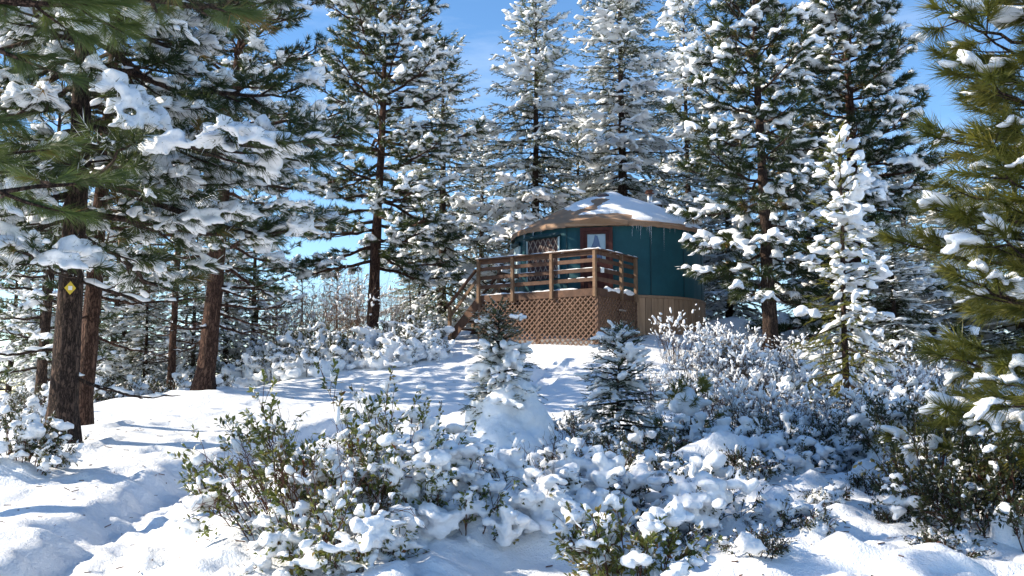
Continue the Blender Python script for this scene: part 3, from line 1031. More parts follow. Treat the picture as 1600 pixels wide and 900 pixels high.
# stair on the left end
sb = np.array([-DL - 1.0, 0.5])
zg = dgz(sb[0], 0.5) - 0.05
for y in (0.04, 1.06):
    dbeam('stringer', (-DL - 0.03, y, df - 0.16), (-DL - 1.06, y, zg + 0.02), 0.05, 0.27, M_DECK)
nst = 5
for k in range(1, nst):
    t = k / nst
    xx_ = -DL - 0.03 - t * 1.03
    zz_ = df - 0.05 + (zg + 0.12 - df) * t
    dbox('tread', (xx_ - 0.14, xx_ + 0.12, 0.07, 1.03, zz_ - 0.04, zz_), M_DECK)
    tv_, tf_ = blobs(np.array([[xx_ - 0.01 + rg.uniform(-.02, .02), yy_, zz_ + 0.02] for yy_ in np.arange(0.15, 1.0, 0.14)]), np.array([[0.12, 0.13, 0.05 + 0.03 * rg.random()] for _ in np.arange(0.15, 1.0, 0.14)]))
    obj('tread_snow', remesh('tread_snow', tv_, tf_, 0.03, M_SNOW, 1), deck)
for y in (-0.01, 1.11):
    yo = y - 0.10 if y < 0.5 else y - 0.04
    dbox('newel_post', (-DL - 1.06, -DL - 0.97, yo - 0.01, yo + 0.08, zg - 0.3, zg + 0.92), M_RAIL)
    dbeam('handrail', (-DL - 0.05, yo + 0.035, df + RH - 0.30), (-DL - 1.10, yo + 0.035, zg + 0.94), 0.12, 0.045, M_DECK)
    dbeam('handrail', (-DL - 0.05, yo + 0.035, df + RH - 0.62), (-DL - 1.05, yo + 0.035, zg + 0.58), 0.035, 0.10, M_RAIL)
# lattice skirt: every slat its own piece
def lattice(x0, x1, z1, zfun, place, nrm):
    zb = min(zfun(x0), zfun(x1)) - 0.25
    h = z1 - zb
    pitch = 0.165
    frame = [(x0, x0 + 0.085, zb, z1), (x1 - 0.085, x1, zb, z1)]
    if x1 - x0 > 3:
        xm = x0 + (x1 - x0) * 0.52
        frame += [(xm - 0.05, xm + 0.05, zb, z1)]
    root = None
    for (a, b, c, d) in frame:
        o = obj('lattice_panel' if root is None else 'batten', mesh_np('batten', place(box_v(a, b, 0.024, 0.044, c, d)), [BOXF], M_LATT), root or deck)
        root = root or o
    for s, y0 in ((1, 0.0), (-1, 0.0115)):
        xs = np.arange(x0 - h, x1 + h, pitch)
        for x in xs:
            dx = s * h
            ta, tb = sorted(((x0 + 0.03 - x) / dx, (x1 - 0.03 - x) / dx))
            t0, t1 = max(0, ta), min(1, tb)
            if t1 - t0 < 0.04:
                continue
            a = (x + dx * t0, y0 + 0.005, zb + h * t0)
            b = (x + dx * t1, y0 + 0.005, zb + h * t1)
            obj('lattice_slat', mesh_np('lattice_slat', place(beam_v(a, b, 0.009, 0.037, (0.02, 0, 1))), [BOXF], M_LATT), root)
lattice(-DL - 0.02, -0.005, df - FH - 0.002, lambda x: dgz(x, 0), lambda v: v + np.array([0, -0.052, 0]), None)
def side_place(v):
    o_ = np.empty_like(v)
    o_[:, 0] = 0.036 - v[:, 1]
    o_[:, 1] = v[:, 0]
    o_[:, 2] = v[:, 2]
    return o_
lattice(0.01, DD, df - FH - 0.002, lambda y: dgz(0, y), side_place, None)
lattice(0.01, 2.38, df - FH - 0.002, lambda y: dgz(-DL, y), lambda v: side_place(v) + np.array([-DL - 0.046, 0, 0]), None)  # unseen left end lattice, added to keep sun out from under the deck
# support posts under the deck
for x in (-DL + 0.12, -2.0, -0.15):
    for y in (0.12, 1.5):
        if np.linalg.norm(dwld(x, y) - YC) > YR + 0.15:
            dbox('support_post', (x - 0.05, x + 0.05, y - 0.05, y + 0.05, -0.6, df - 0.036), M_DECK)
# two vent slots and the meter box
dbox('vent_slot', (0.042, 0.06, 1.10, 1.50, df - 0.55, df - 0.50), M_SLAT, None, 0)
dbox('vent_slot', (0.042, 0.06, 1.15, 1.55, df - 0.86, df - 0.81), M_SLAT, None, 0)
dbox('junction_box', (0.043, 0.10, 0.05, 0.16, df + 0.42, df + 0.56), M_WHITE)
# snow on rails and floor edge
def strip_snow(name, a, b, w, h, n, parent):
    a, b = np.array(a), np.array(b)
    t = np.linspace(0, 1, n)
    c = a + (b - a) * t[:, None]
    hh = h * (0.75 + 0.5 * vnoise(np.column_stack([t * n * 0.28, t * 0, t * 0]), 77))
    L = np.linalg.norm(b - a) / n
    D = np.broadcast_to((b - a), c.shape)
    v, f = blobs(c, np.column_stack([np.full(n, L * 1.3), np.full(n, w / 2), np.maximum(hh, 0.012)]), D)
    return obj(name, remesh(name, v, f, 0.018, M_SNOW, 2), parent)
strip_snow('rail_snow', (-DL - 0.02, -0.09, df + RH), (0.08, -0.09, df + RH), 0.15, 0.042, 70, deck)
strip_snow('rail_snow', (0.05, -0.08, df + RH), (0.05, DD - 0.15, df + RH), 0.15, 0.045, 44, deck)
strip_snow('rail_snow', (-DL - 0.07, 1.1, df + RH), (-DL - 0.07, 2.35, df + RH), 0.15, 0.05, 24, deck)
strip_snow('floor_snow', (-DL + 0.1, 0.03, df), (-0.7, 0.03, df), 0.16, 0.05, 60, deck)
strip_snow('floor_snow', (-0.02, 0.5, df), (-0.02, 2.15, df), 0.22, 0.10, 30, deck)
for (x0, x1, z) in ((-1.36, -0.1, 0.555), (-0.9, -0.1, 0.295), (-3.8, -2.8, 0.815), (-3.6, -2.8, 0.295), (-2.5, -2.0, 0.555)):
    strip_snow('rail_snow', (x0, -0.045, df + z), (x1, -0.045, df + z), 0.045, 0.025, 26, deck)
strip_snow('rail_snow', (0.02, 0.1, df + 0.555), (0.02, 1.0, df + 0.555), 0.045, 0.03, 20, deck)

# ------------------------------------------------------------------ trees
def needle_tuft(rng, n, L, spread, width, droop):
    """template of one pine shoot along +x, unit scale; returns verts, tris"""
    u = rng.uniform(0.0, 0.62, n) ** 0.8
    az = rng.uniform(0, 2 * np.pi, n)
    an = np.deg2rad(rng.uniform(spread[0], spread[1], n)) * (1.1 - 0.55 * u)
    d = np.stack([np.cos(an), np.sin(an) * np.cos(az), np.sin(an) * np.sin(az)], 1)
    d[:, 2] -= droop
    d = unit(d)
    ln = L * rng.uniform(0.75, 1.15, n)
    b = np.stack([u, np.zeros(n), np.zeros(n)], 1)
    tip = b + d * ln[:, None]
    side = unit(np.cross(d, unit(rng.normal(size=(n, 3))))) * width
    V = np.stack([b + side, b - side, tip], 1).reshape(-1, 3)
    return V, np.arange(3 * n).reshape(-1, 3)

def spray_tuft(rng, n, width):
    """template of a fir twig along +x: short needles in a flattened fan"""
    u = np.linspace(0.02, 1.0, n)
    s = np.where(np.arange(n) % 2 == 0, 1, -1)
    an = np.deg2rad(rng.uniform(35, 65, n)) * s * (1 - 0.45 * u)
    ln = 0.30 * (1.05 - 0.45 * u) * rng.uniform(0.8, 1.2, n)
    d = np.stack([np.cos(an), np.sin(an), rng.uniform(-0.35, 0.25, n)], 1)
    b = np.stack([u * 0.86, np.zeros(n), -0.06 * u], 1)
    tip = b + unit(d) * ln[:, None]
    side = np.stack([np.full(n, width), np.zeros(n), rng.uniform(-.4, .4, n) * width], 1)
    V = np.stack([b + side, b - side, tip], 1).reshape(-1, 3)
    return V, np.arange(3 * n).reshape(-1, 3)

def stamp_many(templates, M, T, tint, rng):
    k = rng.integers(0, len(templates), len(M))
    Vs, Fs, As, o = [], [], [], 0
    for i, (tv, tf) in enumerate(templates):
        m = k == i
        if not m.any():
            continue
        v, f = stamp(tv, tf, M[m], T[m])
        Vs.append(v)
        Fs.append(f + o)
        As.append(np.repeat(tint[m], len(tv)))
        o += len(v)
    a = np.concatenate(As)
    a = np.clip(a + np.repeat(rng.normal(0, 0.12, len(a) // 3 + 1), 3)[:len(a)], 0, 1)
    return np.concatenate(Vs), np.concatenate(Fs), a

def trunk_mesh(rng, H, r0, lean, mat_, sides=14, wob=0.05, flare=1.45, K=26):
    z = np.concatenate([[-0.5, 0.0], np.linspace(0.12, H, K)])
    t = np.clip(z / H, 0, 1)
    ph = rng.uniform(0, 6.28, 2)
    cx = lean[0] * t + wob * np.sin(t * 7 + ph[0]) * t
    cy = lean[1] * t + wob * np.sin(t * 6 + ph[1]) * t
    r = r0 * (1 - t) ** 0.85 * (1 + (flare - 1) * np.exp(-np.maximum(z, 0) / 0.28)) + 0.008
    pts = np.stack([cx, cy, z], 1)
    v, q = tubes(pts[None], r[None], sides)
    d = v - np.repeat(pts, sides, 0)
    v = v + unit(d) * (fbm(v * np.array([9, 9, 2.2]), 2, 7) * 0.035 * np.repeat(np.minimum(r, 0.3), sides) / 0.2)[:, None]
    def centre(h):
        return np.stack([np.interp(h, z, cx), np.interp(h, z, cy), np.asarray(h, float)], -1)
    def radius(h):
        return np.interp(h, z, r)
    return mesh_np('trunk', v, [q], mat_, True), centre, radius

def build_pine(name, label, loc, seed, H, crown0, R, r0, lean=(0, 0), bark=None, needle=None, n_needles=30, n_len=0.55, shoot=0.34, width=0.010,
               dh=0.24, snow=0.8, snow_size=1.0, voxel=0.05, prof=None, az_w=None, extra=None, branch_objs=True, sec_step=0.15, dead_low=0, droop=0.15,
               group=None, spread=(18, 75), tint0=0.35, elev=(-8, 48), brown=0.03, cat='pine tree', sag=0.22, max_h=None):
    """a pine: trunk, limbs in loose whorls, needle brushes at the shoots, snow lying on the brushes"""
    rng = np.random.default_rng(seed)
    bark = bark or M_BARK
    needle = needle or M_NEEDLE
    root = thing(name, label, cat, loc, 0, group)
    me, ctr, rdf = trunk_mesh(rng, H, r0, lean, bark)
    obj('trunk', me, root)
    specs = []
    h = crown0
    k = rng.uniform(0, 6.28)
    while h < H * 0.985:
        t = (h - crown0) / (H - crown0)
        pr = prof(t) if prof else (0.62 + 0.38 * min(1, t * 4)) * (1 - t) ** 0.72
        az = k
        k += 2.399 + rng.normal(0, 0.35)
        L = R * pr * rng.uniform(0.72, 1.12) + 0.15
        if az_w:
            L *= az_w(az, t)
        el = elev[0] + (elev[1] - elev[0]) * t ** 1.2 + rng.normal(0, 6)
        if max_h is None or h < max_h:
            specs.append((h, az, L, el, 1.0))
        h += dh * rng.uniform(0.55, 1.45) * (1 - 0.35 * t)
    for _ in range(dead_low):
        specs.append((rng.uniform(0.35, 0.95) * crown0, rng.uniform(0, 6.28), R * rng.uniform(0.3, 0.6), rng.uniform(-15, 5), 0.0))
    for e in (extra or []):
        specs.append(e)
    K = 9
    s = np.linspace(0, 1, K)
    tips, dirs, scl, load = [], [], [], []
    sn_c, sn_r, sn_d = [], [], []
    first = None
    for (h, az, L, el, live) in specs:
        c = ctr(h)
        dh_ = np.array([math.cos(az), math.sin(az), 0])
        sd = np.array([-math.sin(az), math.cos(az), 0])
        te = math.tan(rad(el))
        bend = rng.normal(0, 0.08) * L
        pts = c + dh_ * (s * L)[:, None] + np.array([0, 0, 1.0]) * (te * s * L - sag * L * s ** 1.5 + (sag * 0.9 + 0.05) * L * s ** 3)[:, None] + sd * (bend * s ** 2)[:, None]
        pts[1:-1] += rng.normal(0, 0.012 * L, (K - 2, 3))
        rb = max(0.012, min(0.055, 0.017 * L + 0.006)) * (r0 / 0.2) ** 0.4
        rr_ = rb * (1 - 0.8 * s) + 0.004
        parts = [tubes(pts[None], rr_[None], 6)]
        # snow on the limb itself
        if snow > 0.3 or not live:
            m = max(3, int(L / 0.16))
            q = rng.uniform(0.05, 0.98, m)
            cc = np.stack([np.interp(q, s, pts[:, j]) for j in range(3)], 1)
            rbq = np.interp(q, s, rr_)
            ok = rng.random(m) < (0.75 * snow if live else 0.9)
            if ok.any():
                dd = np.broadcast_to(pts[-1] - pts[0], cc.shape)[ok]
                sz = rng.uniform(0.7, 1.3, ok.sum())
                sn_c.append(cc[ok] + np.array([0, 0, 1.0]) * (rbq[ok] + 0.015)[:, None])
                sn_r.append(np.column_stack([0.13 * sz, rbq[ok] * 0.9 + 0.02, 0.036 * sz]))
                sn_d.append(dd)
        bl = float(np.clip(rng.normal(0.5, 0.38), 0, 1))
        nsec = max(2, int(L * (0.72 if live else 0.5) / sec_step))
        q = np.linspace(0.16 if live else 0.28, 0.97, nsec) + rng.normal(0, 0.02, nsec)
        sp, sr = [], []
        for j, qq in enumerate(q):
            qq = min(max(qq, 0.05), 1.0)
            b = np.array([np.interp(qq, s, pts[:, a]) for a in range(3)])
            sgn = 1 if j % 2 else -1
            an = rad(rng.uniform(28, 68)) * sgn
            ax = unit(pts[min(K - 1, int(qq * (K - 1)) + 1)] - pts[max(0, int(qq * (K - 1)) - 1)])
            sdir = unit(ax * math.cos(an) + sd * math.sin(an) + np.array([0, 0, rng.uniform(-0.15, 0.38)]))
            sl = (0.24 + 0.36 * L * (1.1 - qq) * 0.9) * rng.uniform(0.6, 1.2)
            sl = min(sl, 1.0)
            sload = float(np.clip(bl + rng.normal(0, 0.3), 0, 1))
            e = b + sdir * sl
            mid = b + sdir * sl * 0.5 + np.array([0, 0, -0.03 * sl])
            sp.append(np.stack([b, mid, e]))
            sr.append(np.array([rb * 0.42, rb * 0.3, 0.004]))
            if live:
                tips.append(e - sdir * shoot * 0.25)
                dirs.append(sdir + np.array([0, 0, 0.12]))
                scl.append(rng.uniform(0.8, 1.15))
                load.append(sload)
                nside = int(sl / 0.15)
                for z_ in range(nside):
                    f_ = rng.uniform(0.25, 0.9)
                    sg2 = rng.choice([-1, 1])
                    d2 = unit(sdir + np.cross(sdir, [0, 0, 1.0]) * sg2 * rng.uniform(0.5, 1.1) + np.array([0, 0, rng.uniform(-0.1, 0.35)]))
                    tips.append(b + sdir * sl * f_)
                    dirs.append(d2)
                    scl.append(rng.uniform(0.65, 1.0))
                    load.append(sload)
            elif rng.random() < 0.9:
                m = max(2, int(sl / 0.12))
                f_ = np.linspace(0.2, 0.95, m)
                sn_c.append(b + sdir * (sl * f_)[:, None] + np.array([0, 0, 0.018]))
                sn_r.append(np.tile([[0.09, 0.022, 0.022]], (m, 1)))
                sn_d.append(np.tile(sdir, (m, 1)))
        parts.append(tubes(np.array(sp), np.array(sr), 4))
        if live:
            tips.append(pts[-1] - dh_ * shoot * 0.2)
            dirs.append(unit(pts[-1] - pts[-2]) + np.array([0, 0, 0.15]))
            scl.append(1.15)
            load.append(bl)
        if branch_objs:
            v, f = join(parts)
            obj('branch', mesh_np('branch', v, [f], bark, True), root)
        else:
            first = (first or []) + parts
    if first:
        v, f = join(first)
        obj('branches', mesh_np('branches', v, [f], bark, True), root)['kind'] = 'stuff'
    # leader
    tips.append(ctr(H * 0.97))
    dirs.append(np.array([0.05, 0, 1.0]))
    scl.append(1.2)
    load.append(0.6)
    tips, dirs, scl = np.array(tips), unit(np.array(dirs)), np.array(scl)
    N = len(tips)
    Mx = frames(dirs)
    roll = rng.uniform(-0.5, 0.5, N)
    tpls = [needle_tuft(rng, n_needles, n_len, spread, width / shoot, droop) for _ in range(5)]
    tint = np.clip(rng.normal(tint0, 0.16, N), 0, 0.85)
    tint = np.where(rng.random(N) < brown, 0.98, tint)
    V, Fc, A = stamp_many(tpls, Mx * (shoot * scl)[:, None, None], tips, tint, rng)
    fo = obj('crown', mesh_np('crown', V, [Fc], needle, False, A), root)
    fo['kind'] = 'stuff'
    # snow on the brushes: a cap with a few fingers that follow the needles
    if snow > 0:
        ld = np.array(load)
        sel = rng.random(N) < np.clip(snow * (0.25 + 1.6 * sstep(0.25, 0.75, ld)), 0, 0.97)
        Tt, Mm, ss = tips[sel], Mx[sel], (shoot * scl[sel] * snow_size)
        n = len(Tt)
        big = rng.uniform(0.6, 1.15, n) * (0.75 + 0.5 * ld[sel])
        def local(p):
            return Tt + np.einsum('nij,nj->ni', Mm, p) 
        zz = np.zeros(n)
        C = [local(np.column_stack([ss * 0.50, zz, ss * 0.13 * big]))]
        Rr = [np.column_stack([ss * 0.46 * big, ss * 0.25 * big, ss * 0.125 * big])]
        Dd = [Mm[:, :, 0]]
        for a in (-0.55, -0.15, 0.25, 0.6):
            a = a + rng.normal(0, 0.12, n)
            has = rng.random(n) < 0.85
            ln = rng.uniform(0.55, 1.0, n)
            dl = np.column_stack([np.cos(a), np.sin(a), -0.28 - 0.25 * np.abs(a)])
            c_ = local(dl * (ss * 0.72 * ln)[:, None] + np.column_stack([ss * 0.22, zz, ss * 0.10]))
            C.append(c_[has])
            Rr.append(np.column_stack([ss * 0.32 * ln, ss * 0.115 * big, ss * 0.10 * big])[has])
            Dd.append(np.einsum('nij,nj->ni', Mm, dl)[has])
        C = np.concatenate(C + sn_c)
        Rr = np.concatenate(Rr + sn_r)
        Dd = np.concatenate(Dd + sn_d)
        v, f = blobs(C, np.maximum(Rr, voxel * 0.55), Dd)
        sm = remesh('snow', v, f, voxel, M_SNOW, 1, voxel * 0.35, 1.1 / voxel * 0.3, seed)
        obj('snow', sm, root)['kind'] = 'stuff'
    return root

def build_fir(name, label, loc, seed, H, R, r0, crown0=0.3, snow=0.62, snow_size=1.0, voxel=0.055, dh=0.17, spray=0.34, step=0.17, mat_=None, power=0.55,
              group=None, cat='fir tree', n_leaf=11, width=0.085, lean=(0, 0), tint0=0.4, elev=(-18, 35), bark=None, snow_flat=0.42, min_top=0.0, bury=None, asym=None, branch_objs=False, snow_fun=None, blob=ICO1):
    """a fir: conical, flat drooping sprays dusted and loaded with snow"""
    rng = np.random.default_rng(seed)
    root = thing(name, label, cat, loc, 0, group)
    mat_ = mat_ or M_FIR
    me, ctr, rdf = trunk_mesh(rng, H, r0, lean, bark or M_BARK, 10, 0.03, 1.3, 18)
    obj('trunk', me, root)
    h = crown0
    k = rng.uniform(0, 6.28)
    wood, T, D, S, BL = [], [], [], [], []
    Ks = 6
    s = np.linspace(0, 1, Ks)
    while h < H * 0.99:
        t = (h - crown0) / (H - crown0)
        L = R * ((1 - t) ** power) * rng.uniform(0.66, 1.16) * min(1, 0.75 + t * 3) + 0.06 + min_top
        az = k
        k += 2.399 + rng.normal(0, 0.4)
        if asym:
            L *= asym(az, t)
        el = elev[0] + (elev[1] - elev[0]) * t ** 1.5 + rng.normal(0, 7)
        dv = np.array([math.cos(az), math.sin(az), 0])
        sd = np.array([-math.sin(az), math.cos(az), 0])
        te = math.tan(rad(el))
        c = ctr(h)
        pts = c + dv * (s * L)[:, None] + np.array([0, 0, 1.0]) * (te * s * L - 0.18 * L * s ** 2 + 0.12 * L * s ** 4)[:, None]
        wood.append((pts, (0.006 + 0.011 * L) * (1 - 0.85 * s) + 0.003))
        n = max(2, int(L / step))
        bl = float(np.clip(rng.normal(0.5, 0.4), 0, 1))
        q = np.linspace(0.12, 1.0, n) + rng.normal(0, 0.02, n)
        for j, qq in enumerate(q):
            qq = min(max(qq, 0), 1)
            b = np.array([np.interp(qq, s, pts[:, a]) for a in range(3)])
            ax = unit(pts[-1] - pts[0])
            for sg in (-1, 1):
                tl = (0.16 + 0.5 * L * (1.02 - qq)) * rng.uniform(0.6, 1.1)
                tl = min(tl, 1.2)
                an = rad(rng.uniform(38, 62)) * sg
                d = unit(ax * math.cos(an) + sd * math.sin(an) + np.array([0, 0, rng.uniform(-0.35, 0.10)]))
                m = max(1, int(round(tl / (spray * 0.75))))
                for z_ in range(m):
                    T.append(b + d * spray * 0.75 * z_ + np.array([0, 0, -0.03 * z_]))
                    d2 = unit(d + sd * rng.normal(0, 0.25) + np.array([0, 0, rng.normal(-0.05, 0.12)]))
                    D.append(d2)
                    S.append(spray * rng.uniform(0.75, 1.2))
                    BL.append(bl)
        T.append(pts[-1] - dv * spray * 0.3)
        D.append(unit(pts[-1] - pts[-2]))
        S.append(spray * 1.1)
        BL.append(bl)
        h += dh * rng.uniform(0.5, 1.5) * (1 - 0.4 * t)
    T.append(ctr(H * 0.97))
    D.append(np.array([0.05, 0.02, 1.0]))
    S.append(spray)
    BL.append(0.6)
    T, D, S = np.array(T), unit(np.array(D)), np.array(S)
    if branch_objs:
        for a, b in wood:
            v, f = tubes(a[None], b[None], 4)
            obj('branch', mesh_np('branch', v, [f], bark or M_BARK, True), root)
    else:
        v, f = tubes(np.array([a for a, b in wood]), np.array([b for a, b in wood]), 4)
        obj('branches', mesh_np('branches', v, [f], bark or M_BARK, True), root)['kind'] = 'stuff'
    N = len(T)
    tp = [spray_tuft(rng, n_leaf, width) for _ in range(4)]
    Mx = frames(D)
    V, Fc, A = stamp_many(tp, Mx * S[:, None, None], T, np.clip(rng.normal(tint0, 0.2, N), 0, 1), rng)
    fo = obj('crown', mesh_np('crown', V, [Fc], mat_, False, A), root)
    fo['kind'] = 'stuff'
    # snow patches gather in clumps rather than evenly
    cl = vnoise(T * np.array([0.8, 0.8, 1.6]) + seed, 3) * 0.55 + vnoise(T * 2.3 + seed, 4) * 0.4
    pz = snow if snow_fun is None else snow_fun(T)
    BL = np.array(BL)
    sel = rng.random(N) < np.clip((pz + 0.55 * cl) * (0.25 + 1.55 * sstep(0.2, 0.75, BL)), 0.03, 0.97)
    n = sel.sum()
    b = rng.uniform(0.65, 1.2, n) * (1 + 0.4 * np.clip(cl[sel], -0.5, 0.8)) * snow_size
    Cs, Rs, Ds = [], [], []
    for u, kx, kz in ((0.18, 0.24, 0.9), (0.5, 0.28, 1.0), (0.85, 0.22, 0.75)):
        jit = rng.normal(0, 0.06, (n, 3)) * S[sel][:, None]
        Cs.append(T[sel] + D[sel] * (S[sel] * u)[:, None] + np.array([0, 0, 1.0]) * (S[sel] * (0.06 * b - 0.07 * u * u))[:, None] + jit)
        Rs.append(np.column_stack([S[sel] * kx * b, S[sel] * 0.20 * b * kz, S[sel] * 0.145 * b * kz * snow_flat / 0.42]))
        Ds.append(D[sel])
    v, f = blobs(np.concatenate(Cs), np.maximum(np.concatenate(Rs), voxel * 0.55), np.concatenate(Ds), ICO1)
    obj('snow', remesh('snow', v, f, voxel, M_SNOW, 1, voxel * 0.4, 0.33 / voxel, seed), root)['kind'] = 'stuff'
    return root

def on_ground(px, py, depth=None):
    p = P(px, py, depth) if depth else G(px, py)
    return (float(p[0]), float(p[1]), gz(p[0], p[1]))

# --- big trees, each where its trunk meets the snow
def az_to_right(az, t):        # longer limbs on the open side
    return 1.0 + 0.25 * math.cos(az)

t_mark = build_pine('pine_tree', 'thick trunked pine carrying the yellow diamond trail marker', on_ground(95, 690, 13.0), 101, 12.5, 2.7, 3.3, 0.175, (0.12, 0.1),
                    n_needles=60, width=0.0075, shoot=0.42, n_len=0.55, dh=0.125, snow=0.48, snow_size=1.05, voxel=0.032, sec_step=0.15, dead_low=4, az_w=az_to_right, elev=(-14, 30), sag=0.30, max_h=7.4)
build_pine('pine_tree', 'slim red barked pine just behind the trunk with the marker', on_ground(125, 672, 15.6), 102, 11.0, 3.0, 2.3, 0.14, (0.45, 0.2), M_BARK_R,
           n_needles=44, width=0.010, voxel=0.05, dh=0.17, snow=0.5, dead_low=7, max_h=8.0, branch_objs=True)
build_pine('pine_tree', 'leaning furrowed pine rising from the shrubs beside the bare twig thicket', on_ground(318, 600, 21.6), 103, 11.5, 3.0, 3.0, 0.20, (0.75, 0.3), M_BARK_R,
           n_needles=46, width=0.011, voxel=0.05, dh=0.15, snow=0.55, dead_low=9)
build_pine('pine_tree', 'thin straight pine with bare snowy lower limbs behind the snow crest', on_ground(265, 640, 24.5), 104, 7.5, 2.9, 2.0, 0.10, (0.05, 0.1), M_BARK_R,
           n_needles=30, width=0.010, voxel=0.055, dh=0.2, snow=0.6, dead_low=12, branch_objs=False)
t_mid = build_pine('pine_tree', 'tall open pine with sky behind its bare lower trunk', on_ground(581, 527, 31), 105, 12.2, 2.35, 3.3, 0.19, (0.35, 0.1), M_BARK_R,
                   n_needles=38, width=0.015, shoot=0.38, voxel=0.05, dh=0.155, snow=0.62, elev=(-10, 42), prof=lambda t: (0.9 + 0.1 * min(1, t * 5)) * (1 - t) ** 0.42, spread=(20, 80))
t_right = build_pine('pine_tree', 'dark pine beside the yurt with one limb across its wall', on_ground(1205, 548, 27), 106, 11.4, 1.75, 2.4, 0.20, (-0.25, 0.0), M_BARK,
                     n_needles=44, width=0.014, shoot=0.42, voxel=0.045, dh=0.14, snow=0.30, snow_size=1.25, tint0=0.25, elev=(-12, 45), az_w=lambda az, t: 1.0 - 0.16 * math.cos(az), prof=lambda t: (0.62 + 0.38 * min(1, max(0, t - 0.12) * 5)) * (1 - t) ** 0.5,
                     extra=[(3.3, math.pi + 0.2, 2.15, -12, 1.0)], droop=0.25)
build_pine('pine_tree', 'dense pyramidal pine standing behind the slender snow plastered conifer', on_ground(1345, 600, 29.5), 107, 13.2, 1.0, 3.1, 0.22, (-0.1, 0.0), M_BARK_R,
           n_needles=42, width=0.015, shoot=0.42, voxel=0.05, dh=0.125, snow=0.38, snow_size=1.2, tint0=0.25, elev=(-12, 40), prof=lambda t: (1 - t) ** 0.75)

# --- firs behind the yurt
f_a = build_fir('fir_tree', 'broad snow laden fir straight behind the yurt roof peak', on_ground(975, 500, 38.5), 201, 16.5, 3.4, 0.22, 1.0, 0.34, 1.2, 0.06, 0.085, 0.36, 0.16, tint0=0.25)
f_b = build_fir('fir_tree', 'slender snowy fir rising behind the yurt window', on_ground(838, 500, 36.5), 202, 12.8, 3.0, 0.17, 1.2, 0.35, 1.15, 0.06, 0.09, 0.36, 0.16, tint0=0.38)
f_c = build_fir('fir_tree', 'snowy fir with skirts to the ground behind the deck stair', on_ground(690, 520, 36.5), 203, 11.4, 3.0, 0.18, 0.4, 0.36, 1.1, 0.06, 0.105, 0.36, 0.17, tint0=0.5)
copy_thing(f_b, 'tall snowy fir between the broad fir and the dark pine', on_ground(1078, 500, 43), 2.0, (1.05, 1.05, 1.32))
copy_thing(f_c, 'smaller fir half hidden behind the slender fir and the roof', on_ground(905, 500, 41), 1.1, (0.85, 0.85, 0.88))
copy_thing(f_b, 'low snowy fir filling the gap behind the dark pine trunk', on_ground(1140, 505, 38), 4.0, (0.9, 0.9, 0.62))
for k, (px, d, sc_) in enumerate([(795, 44, .72), (935, 46, .8), (1030, 47, .85), (655, 44, .62)]):
    copy_thing((f_c, f_b)[k % 2], 'fir far back filling the gaps between the firs behind the yurt', on_ground(px, 500, d), 0.7 + k * 1.9, sc_, 'firs far back behind the yurt')
copy_thing(f_c, 'background fir seen past the tall open pine', on_ground(752, 510, 42), 3.0, (0.9, 0.9, 0.92))


# ------------------------------------------------------------------ shrubs
LEAF_V = np.array([[0, 0, 0], [0.55, 0.22, 0.06], [0.5, 0, -0.03], [0.55, -0.22, 0.06], [1.0, 0, -0.07]])
LEAF_F = np.array([[0, 2, 1], [0, 3, 2], [1, 2, 4], [2, 3, 4]])
LEAF_S = (np.array([[0, 0, 0], [0.5, 0.24, 0.05], [0.5, -0.24, 0.05], [1.0, 0, -0.05]]), np.array([[0, 2, 1], [1, 2, 3]]))

